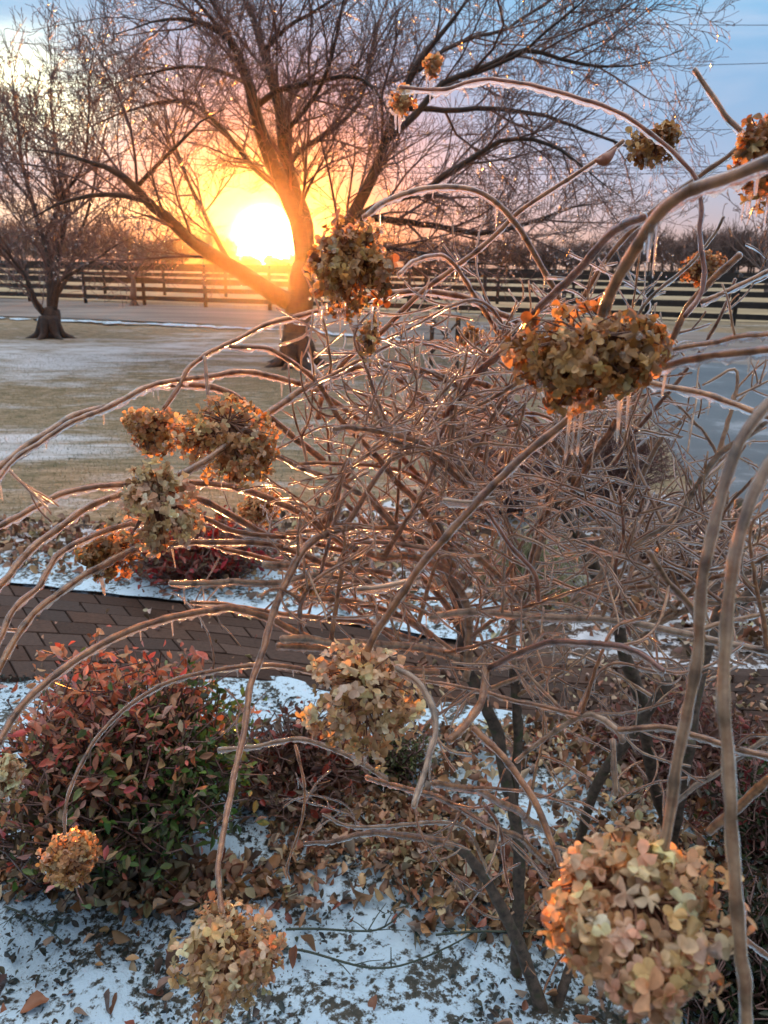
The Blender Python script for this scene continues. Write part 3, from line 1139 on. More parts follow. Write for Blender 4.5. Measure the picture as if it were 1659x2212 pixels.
# ------------------------------------------------------------------ bushes
def twig_bush(name, label, px, py, rad, H, n, col_mat, leafcols=None, nleaf=0, cat='shrub', leafsize=(.015, .03), droop=0.0, lean=.0, leafmat='leaf', radw=1.0):
    b_ = G(px, py)
    root = empty(name, (b_.x, b_.y, .02 + b_.z), label, cat)
    mb = MB()
    ends = []
    for k in range(n):
        a_ = rng.uniform(0, 2 * math.pi)
        rr = rad * math.sqrt(rng.random())
        e = np.array([b_.x + math.cos(a_) * rr * radw, b_.y + math.sin(a_) * rr, b_.z + H * (1 - .55 * (rr / rad) ** 2) * rng.uniform(.7, 1.05)])
        s_ = np.array([b_.x + math.cos(a_) * rr * .25, b_.y + math.sin(a_) * rr * .25, b_.z])
        m1 = s_ * .5 + e * .5 + np.array([0, 0, H * .12]) + rng.normal(0, rad * .06, 3)
        p = spline(np.array([s_, m1, e]), H / 8)
        tube(mb, p, np.linspace(.006, .002, len(p)), 4, cap=False)
        ends.append(p[len(p) // 3:])
        for _ in range(5):
            i = rng.integers(len(p) // 3, len(p))
            d_ = rng.normal(0, 1, 3)
            d_[2] = abs(d_[2])
            e2 = p[i] + d_ / np.linalg.norm(d_) * rng.uniform(.06, .16) * (H / .6) ** .5
            q_ = np.array([p[i], (p[i] + e2) / 2 + rng.normal(0, .01, 3), e2])
            tube(mb, q_, [.0028, .0022, .0016], 3, cap=False)
            ends.append(q_[1:])
    mb.build('stems', col_mat, root)
    if nleaf:
        e = np.concatenate(ends)
        pos = e[rng.integers(0, len(e), nleaf)] + rng.normal(0, .012, (nleaf, 3))
        nr = rng.normal(0, 1, (nleaf, 3)) + np.array([0, 0, .5])
        spin = rng.uniform(0, 6.28, nleaf)
        R = rot_from_normal(nr, spin)
        L_ = rng.uniform(*leafsize, nleaf)
        if callable(leafcols):
            c = leafcols(pos)
        else:
            c = pal(leafcols, nleaf)
        mb = MB()
        scatter(mb, LT, LF, None, R, np.column_stack([L_ * .45, L_, L_ * rng.uniform(.3, 1, nleaf)]), pos, c)
        mb.build('leaves', M[leafmat], root, col=True)
    return root


M['purple_twig'] = bark('purple_twig', (.09, .045, .035), (.19, .10, .08), 30, rough=.6, coat=.5)
for (px, py, rad, H, n, lb) in ((1060, 1120, .42, .62, 260, 'twiggy purple brown shrub directly behind the middle of the hydrangea'),
                                (1270, 1110, .55, .75, 360, 'largest twiggy purple brown shrub, right of middle beyond the path'),
                                (1440, 1240, .35, .42, 160, 'low twiggy purple brown shrub nearest the driveway'),
                                (1000, 960, .55, .62, 260, 'twiggy purple brown shrub on the lawn side below the wooden stand')):
    twig_bush('bare_shrub', lb, px, py, rad, H, n, M['purple_twig'], [(.20, .085, .06), (.15, .07, .05), (.25, .13, .09), (.22, .06, .05)], n * 7, leafsize=(.012, .026))
twig_bush('round_shrub', 'small dark rounded shrub on the verge near the fence', 1097, 735, .35, .45, 160, M['far_bark'], [(.06, .04, .04)], 900)
twig_bush('nandina', 'low red leaved shrub beside the snow beyond the brick path', 430, 1262, .36, .33, 150, M['purple_twig'],
          [(.28, .03, .02), (.33, .06, .04), (.22, .09, .05), (.35, .02, .03), (.16, .10, .05)], 1500, leafsize=(.03, .055), radw=1.3)
twig_bush('dwarf_conifer', 'small mossy green evergreen under the lowest hydrangea canes', 845, 1700, .10, .2, 60, M['purple_twig'],
          [(.10, .12, .03), (.14, .16, .05), (.07, .09, .03)], 1500, leafsize=(.008, .02))
twig_bush('low_evergreen', 'dark green low evergreen at the bottom right corner', 1600, 2190, .26, .26, 150, M['purple_twig'],
          [(.02, .035, .012), (.035, .05, .015), (.05, .035, .02)], 4500, leafsize=(.012, .03))
twig_bush('low_evergreen', 'dark mossy low shrub at the right edge above the corner', 1700, 1900, .22, .30, 120, M['purple_twig'],
          [(.03, .05, .015), (.05, .07, .02), (.06, .045, .025), (.20, .03, .03)], 3200, leafsize=(.012, .03))
twig_bush('spirea', 'low brown clump of dry stems and leaves between the path and the snow', 1480, 1680, .34, .22, 140, M['purple_twig'],
          [(.24, .10, .07), (.18, .09, .06), (.30, .16, .11), (.28, .07, .06)], 1300, leafsize=(.02, .04))
twig_bush('spirea', 'brown clump of dry leaves right of the red and green shrub', 650, 1700, .26, .2, 120, M['purple_twig'],
          [(.17, .09, .055), (.12, .07, .04), (.26, .16, .1), (.30, .05, .03)], 1100, leafsize=(.02, .045))

# the big red and green shrub
nb_ = G(285, 1890)


def nand_cols(pos):
    n_ = len(pos)
    h = pos[:, 2]
    xr = (pos[:, 0] - nb_.x)
    red = [(.56, .15, .08), (.58, .22, .10), (.50, .28, .18), (.70, .36, .30), (.66, .14, .12), (.66, .32, .20), (.66, .46, .30), (.58, .32, .18), (.62, .20, .09)]
    grn = [(.08, .17, .03), (.14, .24, .05), (.22, .26, .09), (.08, .10, .03)]
    brn = [(.20, .11, .05), (.13, .08, .04), (.26, .18, .08), (.09, .07, .03)]
    cr, cg, cb = pal(red, n_), pal(grn, n_), pal(brn, n_)
    u = rng.random(n_)
    pr = np.clip((h - .28) * 3.2 - xr * .9, .10, .9)
    pg = np.clip(.4 + xr * 1.6, .2, .85)
    c = np.where((u < pr)[:, None], cr, np.where((rng.random(n_) < pg)[:, None], cg, cb))
    return c


twig_bush('nandina', 'large shrub of red, orange and green leaves in front of the brick path', 285, 1870, .34, .61, 330, M['purple_twig'],
          nand_cols, 12000, leafsize=(.016, .040))

# ornamental grass
gb = G(1150, 1295)
root = empty('ornamental_grass', (gb.x, gb.y, .03), 'tuft of pale green and straw coloured arching grass blades behind the canes', 'grass tuft')
mb = MB()
for k in range(420):
    a_ = rng.uniform(0, 6.28)
    R_ = rng.uniform(.1, .34)
    H = rng.uniform(.12, .3)
    c0 = np.array([gb.x, gb.y, .03]) + np.r_[rng.normal(0, .03, 2), 0]
    e = np.array([math.cos(a_), math.sin(a_), 0])
    p = spline(np.array([c0, c0 + e * R_ * .4 + [0, 0, H], c0 + e * R_ + [0, 0, H * .3]]), .05)
    c = pal([(.42, .38, .20), (.30, .33, .14), (.5, .46, .3)], 1)
    tube(mb, p, np.linspace(.0028, .0008, len(p)), 3, c[0], cap=False)
mb.build('blades', M['leaf'], root, col=True)

# mossy stone at the right edge
mb = MB()
sg = G(1690, 1800)
vv = IV.copy()
vv = vv * (1 + .18 * np.sin(vv[:, :1] * 5 + vv[:, 1:2] * 4) + .1 * np.cos(vv[:, 2:3] * 9))
mb.add(vv * [.12, .10, .10] + np.array([sg.x + .1, sg.y, .05]), None, IF)
tag(mb.build('mossy_stone', M['stone']), 'mossy dark stone half hidden at the right edge', 'stone')

# fallen green twigs on the snow
gm = bark('green_twig', (.025, .04, .028), (.06, .075, .05), 60, coat=.3)
for pts, lb in (([(940, 2072), (1080, 2066), (1180, 2055), (1250, 2048), (1330, 2000), (1400, 1940)], 'upper forked green twig lying on the snow'),
                ([(560, 2100), (650, 2110), (800, 2140), (900, 2130), (1000, 2080), (1080, 2000), (1100, 1940)], 'long lower green twig curving over the snow'),
                ([(620, 2060), (750, 2064), (830, 2050), (900, 1980), (960, 1900)], 'green twig on the snow right of the lowest flower head'),
                ([(20, 2010), (90, 2045), (150, 2090)], 'thin dark twig on the snow at the bottom left')):
    q_ = np.array([np.array(G(x, y)) for x, y in pts])
    q_[:, 2] = .075
    p = spline(q_, .02)
    p[:, 2] += .006 * np.sin(np.arange(len(p)) * .4)
    mb = MB()
    tube(mb, p, np.linspace(.0032, .0015, len(p)), 5)
    for _ in range(7):
        i = rng.integers(2, len(p))
        d_ = np.r_[rng.normal(0, 1, 2), .25]
        e = p[i] + d_ / np.linalg.norm(d_) * rng.uniform(.03, .09)
        tube(mb, np.array([p[i], (p[i] + e) / 2 + [0, 0, .004], e]), [.0018, .0014, .001], 4)
    tag(mb.build('fallen_twig', gm), lb, 'twig', 'fallen green twigs')

# ------------------------------------------------------------------ hydrangea
hb = G(1180, 2160)
HY = empty('hydrangea', (hb.x, hb.y, .03), 'large ice coated hydrangea with arching canes and dry brown flower heads', 'shrub')

# (points in the picture, depth at start, depth at end, width px start, end, material, icicles per metre)
C = [
    ([(-40, 1045), (0, 1010), (75, 950), (165, 900), (280, 857), (350, 832), (425, 830), (500, 850), (550, 885), (620, 930), (700, 1000)], .95, 1.4, 15, 17, 'cane', 6),
    ([(-40, 1075), (0, 1030), (50, 975), (125, 930), (220, 885), (320, 838), (370, 825), (450, 812), (530, 805), (600, 815), (665, 835), (740, 880), (840, 960), (930, 1060)], .9, 1.5, 9, 16, 'cane', 9),
    ([(352, 885), (380, 840), (400, 800), (440, 770), (500, 738), (570, 702), (650, 682), (720, 664), (800, 640), (860, 632), (930, 628), (1010, 642), (1080, 680), (1150, 718), (1230, 790), (1290, 880)], 1.15, 1.4, 10, 18, 'cane', 9),
    ([(444, 772), (448, 830), (452, 880), (470, 912)], 1.12, 1.1, 8, 8, 'cane', 0),
    ([(500, 745), (560, 750), (600, 760), (650, 790), (690, 830), (740, 905), (800, 970), (870, 1050), (930, 1130), (980, 1230)], 1.1, 1.5, 10, 18, 'cane', 5),
    ([(395, 1025), (450, 990), (525, 930), (590, 880), (640, 845), (680, 825), (750, 795), (830, 785), (905, 798), (1000, 815), (1080, 850), (1150, 905), (1210, 980)], .98, 1.6, 15, 17, 'cane', 5),
    ([(-40, 1155), (0, 1130), (75, 1090), (150, 1060), (250, 1042), (350, 1035), (410, 1036), (500, 1046), (575, 1070), (650, 1105), (715, 1150), (750, 1175), (825, 1195), (900, 1202), (1000, 1240)], .95, 1.5, 13, 20, 'cane', 7),
    ([(-40, 1305), (0, 1260), (50, 1195), (115, 1145), (190, 1097), (250, 1070), (330, 1052), (420, 1070), (520, 1120), (640, 1190)], .9, 1.4, 16, 17, 'cane', 3),
    ([(-20, 1420), (0, 1380), (30, 1310), (80, 1260), (130, 1195), (185, 1160), (250, 1137), (350, 1118), (440, 1122), (500, 1146), (575, 1158), (640, 1165), (760, 1190)], .9, 1.4, 13, 13, 'cane', 3),
    ([(-20, 1470), (0, 1440), (50, 1365), (125, 1290), (200, 1230), (290, 1187), (400, 1170), (470, 1168), (560, 1172), (640, 1190), (720, 1220), (850, 1240)], .88, 1.45, 15, 14, 'cane', 4),
    ([(-30, 1650), (0, 1600), (50, 1525), (100, 1475), (175, 1420), (275, 1365), (360, 1332), (450, 1315), (500, 1312), (575, 1330), (645, 1365), (700, 1400), (820, 1440), (940, 1450)], .85, 1.4, 17, 17, 'cane', 4),
    ([(145, 1800), (148, 1725), (185, 1630), (240, 1560), (320, 1500), (400, 1465), (470, 1448), (540, 1440), (640, 1445), (760, 1470)], 1.2, 1.45, 7, 12, 'cane', 5),
    ([(480, 1970), (470, 1880), (475, 1820), (495, 1700), (515, 1600), (540, 1480), (575, 1350), (610, 1260), (650, 1190), (700, 1155), (760, 1140)], .84, 1.25, 12, 20, 'cane', 0),
    ([(370, 1262), (450, 1258), (500, 1254), (550, 1262), (620, 1258), (700, 1245), (800, 1262)], 1.0, 1.4, 13, 14, 'cane_pale', 4),
    ([(415, 1302), (480, 1308), (560, 1318), (660, 1330), (780, 1345), (900, 1385)], 1.2, 1.5, 8, 13, 'cane', 5),
    ([(430, 1165), (520, 1190), (600, 1212), (680, 1222)], 1.3, 1.5, 10, 13, 'cane', 3),
    ([(575, 1218), (640, 1218)], 1.2, 1.3, 18, 18, 'cane_pale', 0),
    ([(865, 185), (940, 192), (1010, 182), (1060, 178), (1150, 188), (1240, 210), (1330, 240), (1390, 275), (1440, 312), (1470, 345), (1500, 385), (1522, 450), (1521, 520), (1516, 628), (1480, 690)], .98, 1.0, 8, 12, 'cane_red', 3),
    ([(1345, 302), (1310, 330), (1250, 372), (1130, 450), (1042, 531), (912, 625), (826, 711), (747, 776), (700, 851), (690, 900)], 1.1, 1.4, 9, 15, 'cane', 3),
    ([(790, 470), (830, 436), (880, 415), (950, 403), (1010, 405), (1060, 425), (1110, 480), (1150, 550), (1190, 620), (1225, 680), (1260, 760)], 1.0, 1.3, 12, 14, 'cane', 14),
    ([(865, 592), (895, 565), (935, 553), (970, 560), (1000, 595), (1030, 640), (1060, 690), (1100, 760), (1150, 850)], 1.1, 1.5, 8, 13, 'cane', 8),
    ([(1394, 466), (1357, 485), (1309, 521), (1261, 571), (1205, 625), (1150, 690), (1120, 730), (1040, 800), (960, 900)], .85, 1.3, 20, 17, 'cane_red', 3),
    ([(1720, 330), (1659, 350), (1600, 375), (1550, 393), (1500, 405), (1450, 432), (1400, 478), (1370, 525), (1340, 580), (1318, 625), (1300, 680)], .46, .62, 34, 27, 'cane', 26),
    ([(1680, 235), (1590, 322), (1500, 385), (1361, 504), (1297, 579), (1255, 650), (1230, 700)], 1.0, 1.3, 12, 13, 'cane', 1),
    ([(1498, 150), (1530, 190), (1570, 240), (1600, 275), (1650, 330)], .8, .8, 11, 14, 'cane', 2),
    ([(1595, 550), (1515, 631), (1477, 677), (1448, 732), (1400, 810), (1335, 905), (1255, 1040), (1220, 1100)], 1.0, 1.5, 15, 20, 'cane', 0),
    ([(1561, 461), (1544, 502), (1501, 562), (1441, 612), (1405, 648), (1360, 720)], 1.2, 1.3, 6, 9, 'cane', 1),
    ([(1700, 570), (1659, 586), (1597, 617), (1520, 650)], 1.0, 1.0, 9, 11, 'cane', 3),
    ([(1592, 598), (1573, 641), (1537, 713), (1513, 759), (1440, 850), (1370, 930), (1330, 1000)], 1.1, 1.3, 6, 11, 'cane_red', 2),
    ([(1720, 722), (1659, 720), (1597, 723), (1537, 739), (1453, 754), (1380, 790), (1300, 850)], .8, 1.2, 13, 13, 'cane', 10),
    ([(1720, 764), (1659, 762), (1560, 768), (1470, 783), (1420, 800)], .55, .7, 20, 20, 'cane', 8),
    ([(1760, 930), (1659, 893), (1540, 855), (1450, 835), (1365, 820), (1300, 830)], .8, 1.0, 15, 12, 'cane', 10),
    ([(1700, 850), (1659, 890), (1610, 960), (1575, 1060), (1545, 1170), (1520, 1270), (1500, 1400), (1480, 1520), (1455, 1640), (1440, 1750), (1422, 1850)], .46, .5, 24, 26, 'cane_pale', 2),
    ([(1720, 940), (1659, 1010), (1620, 1090), (1590, 1180), (1570, 1290), (1560, 1400), (1555, 1500), (1560, 1600), (1570, 1750), (1580, 1900), (1595, 2050), (1608, 2300)], .42, .46, 26, 30, 'cane_pale', 1),
    ([(1235, 895), (1150, 962), (1080, 1030), (1010, 1105), (950, 1170), (890, 1240), (840, 1320), (800, 1400), (778, 1470)], .72, .8, 20, 17, 'cane', 2),
    ([(960, 1080), (1020, 1086), (1072, 1080)], .75, .75, 9, 7, 'cane_pale', 0),
    ([(770, 1275), (830, 1265), (900, 1242)], .78, .8, 12, 12, 'cane_pale', 2),
    ([(1055, 1445), (1110, 1410), (1180, 1385), (1255, 1380), (1330, 1395), (1380, 1415), (1430, 1450)], 1.1, .85, 15, 13, 'cane_red', 5),
    ([(1055, 1445), (1045, 1500), (1030, 1531), (1000, 1570), (965, 1601)], 1.1, 1.0, 19, 19, 'cane', 0),
    ([(930, 1330), (1000, 1322), (1080, 1325), (1255, 1335), (1350, 1350), (1470, 1370), (1560, 1390), (1720, 1425)], 1.4, 1.2, 18, 17, 'cane_pale', 4),
    ([(1225, 1315), (1370, 1180), (1455, 1125), (1530, 1015), (1600, 950), (1720, 850)], 1.5, 1.0, 18, 14, 'cane_pale', 0),
    ([(830, 790), (905, 800), (950, 810), (1030, 855), (1130, 915), (1200, 990)], 1.2, 1.5, 10, 17, 'cane_pale', 5),
    ([(830, 945), (890, 965), (955, 1000), (1005, 1050), (1060, 1120)], 1.2, 1.5, 10, 14, 'cane', 5),
    ([(850, 805), (930, 875), (995, 940), (1060, 1000), (1130, 1060)], 1.4, 1.6, 14, 17, 'cane_pale', 2),
    ([(915, 940), (970, 905), (1040, 870), (1110, 830), (1190, 770)], 1.3, 1.2, 8, 11, 'cane', 2),
    ([(990, 1110), (1070, 1030), (1150, 960), (1240, 900), (1310, 860)], 1.5, 1.4, 10, 10, 'cane', 2),
    ([(1245, 920), (1232, 980), (1205, 1050), (1180, 1110)], 1.5, 1.6, 17, 20, 'cane', 0),
    ([(720, 930), (760, 918), (830, 930), (900, 950), (980, 995), (1040, 1040), (1090, 1100)], 1.05, 1.5, 13, 14, 'cane', 6),
    ([(640, 1000), (720, 1002), (800, 1005), (880, 1020), (960, 1070)], 1.2, 1.5, 8, 12, 'cane', 4),
    ([(590, 980), (660, 1010), (740, 1040), (800, 1080), (850, 1130), (900, 1200)], 1.2, 1.5, 11, 15, 'cane_pale', 4),
    ([(620, 1150), (720, 1140), (800, 1138), (900, 1150), (1000, 1180)], 1.3, 1.5, 10, 13, 'cane', 3),
    ([(600, 1190), (700, 1170), (820, 1172), (930, 1185), (1020, 1190)], 1.35, 1.5, 9, 13, 'cane_pale', 4),
    ([(640, 1290), (760, 1300), (860, 1330), (930, 1370)], 1.3, 1.5, 12, 17, 'cane', 3),
    ([(612, 1378), (680, 1382), (800, 1390), (920, 1400), (990, 1420)], 1.15, 1.5, 17, 22, 'cane_pale', 0),
    ([(600, 1395), (680, 1400), (760, 1402)], 1.2, 1.3, 14, 15, 'cane', 0),
    ([(1000, 1180), (1060, 1230), (1110, 1280), (1150, 1340), (1180, 1380)], 1.3, 1.5, 13, 15, 'cane', 2),
    ([(1050, 1100), (1100, 1180), (1150, 1240), (1160, 1300)], .95, 1.0, 9, 12, 'cane_red', 2),
    ([(1400, 1190), (1440, 1250), (1490, 1310), (1520, 1380)], 1.0, 1.1, 15, 17, 'cane', 2),
    ([(1340, 1060), (1350, 1150), (1330, 1230), (1345, 1320), (1360, 1370)], 1.2, 1.3, 7, 8, 'cane_red', 0),
    ([(1115, 1646), (1180, 1590), (1255, 1541), (1295, 1546), (1335, 1576), (1345, 1600)], 1.2, 1.1, 10, 15, 'cane_pale', 6),
    ([(1335, 1576), (1430, 1571), (1505, 1590), (1580, 1615), (1720, 1650)], 1.1, 1.0, 13, 14, 'cane', 6),
    ([(1320, 1596), (1322, 1650), (1328, 1716)], 1.0, 1.0, 13, 15, 'cane_pale', 0),
    ([(1720, 1550), (1659, 1590), (1580, 1640), (1505, 1695), (1450, 1740)], 1.1, 1.3, 13, 12, 'cane_pale', 3),
    ([(1720, 1645), (1659, 1690), (1590, 1756), (1530, 1800)], 1.1, 1.2, 26, 24, 'cane', 0),
    ([(1020, 1571), (1090, 1641), (1150, 1726), (1180, 1796), (1210, 1870)], 1.0, .95, 17, 16, 'cane', 2),
    ([(940, 1690), (1000, 1701), (1050, 1716), (1120, 1756), (1190, 1800)], 1.05, 1.3, 14, 20, 'cane', 0),
    ([(790, 1683), (830, 1690), (905, 1710), (980, 1740), (1055, 1780), (1130, 1816), (1190, 1870)], 1.1, 1.5, 10, 16, 'cane', 4),
    ([(470, 1620), (560, 1605), (640, 1600), (700, 1615), (760, 1640), (830, 1690)], 1.2, 1.3, 8, 12, 'cane_pale', 5),
    ([(640, 1610), (655, 1700), (650, 1780), (620, 1870), (625, 1900)], 1.1, 1.1, 6, 4, 'cane', 2),
    ([(660, 1820), (720, 1815), (800, 1800), (905, 1806), (980, 1826)], 1.35, 1.6, 6, 20, 'cane', 2),
    ([(700, 1760), (760, 1785), (880, 1780), (960, 1775), (1010, 1790), (1040, 1850), (1060, 1890)], 1.35, 1.4, 5, 8, 'cane_pale', 2),
    ([(1050, 1738), (1070, 1770), (1080, 1806), (1090, 1866), (1110, 1941)], 1.0, 1.05, 10, 4, 'cane_red', 5),
    ([(860, 1440), (915, 1480), (942, 1560), (925, 1620), (905, 1680), (886, 1735)], .74, .64, 13, 12, 'cane_pale', 10),
    ([(1590, 2010), (1650, 2060), (1720, 2120)], .8, .9, 12, 14, 'cane_red', 2),
    ([(930, 1150), (960, 1220), (1000, 1290), (1010, 1360), (1005, 1466)], 1.5, 1.6, 17, 26, 'cane_pale', 0),
    ([(1180, 1110), (1160, 1200), (1120, 1290), (1110, 1380), (1110, 1466)], 1.6, 1.65, 18, 26, 'cane_pale', 0),
    ([(1000, 1020), (990, 1100), (980, 1200), (1000, 1300)], 1.6, 1.6, 12, 18, 'cane', 0),
    ([(700, 1050), (760, 1100), (860, 1200), (960, 1300), (1010, 1400)], 1.5, 1.65, 10, 18, 'cane', 3),
    ([(1480, 900), (1420, 960), (1370, 1060), (1310, 1150), (1270, 1210)], 1.4, 1.7, 10, 20, 'cane_pale', 2),
    ([(1659, 1200), (1580, 1240), (1480, 1260), (1380, 1270), (1300, 1280)], 1.4, 1.7, 10, 16, 'cane', 5),
    ([(1659, 1290), (1560, 1300), (1450, 1330), (1370, 1390)], 1.3, 1.7, 12, 16, 'cane_pale', 5),
    ([(1600, 1120), (1500, 1180), (1400, 1210), (1320, 1240)], 1.5, 1.7, 10, 16, 'cane', 4),
]
# old trunks
TR = [
    ([(1265, 1165), (1280, 1230), (1325, 1305), (1345, 1405), (1375, 1480), (1385, 1540), (1395, 1616), (1405, 1696), (1425, 1770), (1440, 1840)], 1.7, 2.15, 34, 34),
    ([(1445, 1470), (1375, 1581), (1305, 1676), (1265, 1786), (1250, 1850)], 1.8, 2.1, 26, 26),
    ([(1005, 1440), (1050, 1526), (1080, 1600), (1095, 1696), (1110, 1766), (1122, 1866), (1120, 1966), (1115, 2080), (1120, 2200)], 1.6, 1.75, 28, 32),
    ([(1110, 1440), (1118, 1541), (1122, 1616), (1115, 1720), (1120, 1800)], 1.62, 1.7, 24, 24),
    ([(905, 1806), (980, 1826), (1030, 1866), (1070, 1931), (1110, 2016), (1140, 2091), (1165, 2166), (1190, 2260)], 1.6, 1.68, 20, 38),
    ([(1300, 1880), (1250, 2030), (1225, 2110), (1190, 2230)], 1.7, 1.68, 18, 24),
    ([(1490, 1600), (1470, 1700), (1450, 1800), (1440, 1860)], 1.9, 2.1, 30, 32),
    ([(1600, 1080), (1585, 1200), (1560, 1300), (1530, 1400), (1500, 1520), (1490, 1610)], 2.0, 2.0, 26, 30),
    ([(1659, 1250), (1600, 1300), (1560, 1330)], 1.9, 1.95, 26, 30),
    ([(935, 1000), (930, 1080), (960, 1180), (975, 1260), (1000, 1340), (1005, 1440)], 1.7, 1.6, 17, 30),
    ([(1200, 1060), (1230, 1130), (1265, 1175)], 1.7, 1.7, 22, 30),
]


def node_rad(p, r, amp=.32):
    d = np.r_[0, np.cumsum(np.linalg.norm(np.diff(p, axis=0), axis=1))]
    sp = rnd.uniform(.055, .095)
    ph = rnd.random()
    u = (d / sp + ph) % 1.0
    u = np.minimum(u, 1 - u) * sp
    return r * (1 + amp * np.exp(-(u / .0042) ** 2)) * (1 + .04 * np.sin(d * 90 + ph * 9))


def icicle(mb, p0, L_, r_):
    s_ = np.array([0, .08, .25, .5, .75, .9, .97, 1.0])
    rr = r_ * np.array([1.7, 1.15, .9, .72, .58, .55, .5, .2])
    d_ = np.array([rng.normal(0, .03), rng.normal(0, .03), -1])
    pts = p0 + d_ * (s_[:, None] * L_)
    tube(mb, pts, rr * (1 + .1 * rng.normal(0, 1, len(rr))), 8)


def ice_coat(mb, p, r, icm, gain=1.0):
    r = np.asarray(r, float)
    d = np.r_[0, np.cumsum(np.linalg.norm(np.diff(p, axis=0), axis=1))]
    ph = rnd.random() * 10
    lump = np.sin(d * 230 + ph) * np.sin(d * 97 + ph * 2) + .6 * np.sin(d * 410 + ph * 3)
    t_ = np.gradient(p, axis=0)
    t_ /= np.linalg.norm(t_, axis=1, keepdims=True) + 1e-9
    hor = np.sqrt(np.clip(1 - t_[:, 2] ** 2, 0, 1))
    ri = r * 1.08 + (.0009 + .0004 * np.sin(d * 150 + ph)) * gain
    drip = gain * hor * (.0038 + .0026 * np.clip(lump, -1, 1.5))
    drip = np.clip(drip, .0003, .010)
    tube(mb, p, ri, 10, drip=drip)
    n_ = int(d[-1] * icm + rng.random())
    for _ in range(n_):
        i = rng.integers(1, len(p))
        if hor[i] < .35:
            continue
        icicle(mb, p[i] - np.array([0, 0, r[i] * .5]), rng.uniform(.006, .03) * (1.4 if icm > 12 else 1), rng.uniform(.0011, .0022))


branches = []
for (pts, z0, z1, w0, w1, mt, ic) in C:
    n = len(pts)
    dd_ = np.r_[0, np.cumsum([math.dist(pts[i], pts[i + 1]) for i in range(n - 1)])]
    fr = dd_ / dd_[-1]
    a_ = np.array([(*P(x, y, z0 + (z1 - z0) * f_), (w0 + (w1 - w0) * f_) * (z0 + (z1 - z0) * f_) / F / 2 * .70) for (x, y), f_ in zip(pts, fr)])
    q_ = spline(a_, .006)
    p = q_[:, :3] + np.cumsum(rng.normal(0, .00022, (len(q_), 3)), axis=0)
    r = q_[:, 3]
    dl_ = np.r_[0, np.cumsum(np.linalg.norm(np.diff(p, axis=0), axis=1))]
    kx = np.arange(0, dl_[-1] + .08, .06)
    for ax in range(3):
        p[:, ax] += np.interp(dl_, kx, rng.normal(0, .0016, len(kx)))
    branches.append((p, r, mt))
    mb = MB()
    nr_ = node_rad(p, r)
    ring = np.clip((nr_ / r - 1.02) / .2, 0, 1)
    K = 12
    st_ = rng.uniform(.72, 1.2, K)[None] + .12 * np.sin(np.arange(len(p))[:, None] * .11 + rng.uniform(0, 6, K)[None])
    st_ = st_ * (1 - .55 * ring)[:, None] * (1 + .12 * np.sin(np.arange(len(p)) * .037 + rng.uniform(0, 6)))[:, None]
    cc = st_[:, :, None] * np.array([1, 1, 1.0]) * (1 + .1 * rng.normal(0, 1, (1, K, 1)) * np.array([1, 0, -1.0]))
    tube(mb, p, nr_, K, cc)
    b_ = mb.build('branch', M[mt + '_v'], HY, col=True)
    mb = MB()
    ice_coat(mb, p, r, ic)
    mb.build('ice', M['ice'], b_)
for (pts, z0, z1, w0, w1) in TR:
    n = len(pts)
    a_ = np.array([(*P(x, y, z0 + (z1 - z0) * i / (n - 1)), (w0 + (w1 - w0) * i / (n - 1)) * z0 / F / 2 * .9) for i, (x, y) in enumerate(pts)])
    q_ = spline(a_, .015)
    p = q_[:, :3] + np.cumsum(rng.normal(0, .0008, (len(q_), 3)), axis=0)
    r = q_[:, 3] * (1 + .07 * np.sin(np.arange(len(q_)) * .9) + .05 * rng.normal(0, 1, len(q_)))
    if p[-1, 2] < .25:
        p = np.vstack([p, [p[-1, 0], p[-1, 1], -.03]])
        r = np.r_[r, r[-1] * 1.15]
    mb = MB()
    tube(mb, p, r, 12)
    mb.build('trunk', M['old_wood'], HY)
    branches.append((p, r * .6, 'old_wood'))

# side twigs and the tangle in the middle of the shrub
tw, twp, ti = MB(), MB(), MB()


def shoot(o0, dr, L_, r0, lvl, up_=.15):
    m_ = max(5, int(L_ / .012))
    st_ = L_ / m_
    pp = [np.array(o0)]
    w_ = rng.normal(0, .085, 3)
    for _ in range(m_):
        dr = dr + w_ + rng.normal(0, .06, 3) + np.array([0, 0, up_ * .1])
        dr /= np.linalg.norm(dr)
        pp.append(pp[-1] + dr * st_)
    pp = np.array(pp)
    zmin = topx(pp[-1])[2]
    if zmin < .62:
        return
    rr = np.linspace(r0, max(r0 * .4, .0009), len(pp))
    tube(tw if rng.random() < .65 else twp, pp, node_rad(pp, rr, .35), 6)
    if L_ > .03:
        ice_coat(ti, pp, rr, 2.0, .5)
    if lvl > 0:
        for _ in range(rng.integers(1, 4)):
            i = rng.integers(len(pp) // 3, len(pp) - 1)
            t_ = pp[i + 1] - pp[i]
            t_ /= np.linalg.norm(t_)
            sd = rng.normal(0, 1, 3)
            sd -= t_ * sd.dot(t_)
            sd /= np.linalg.norm(sd)
            shoot(pp[i], t_ * .6 + sd * .8, L_ * rng.uniform(.25, .6), rr[i] * .7, lvl - 1)


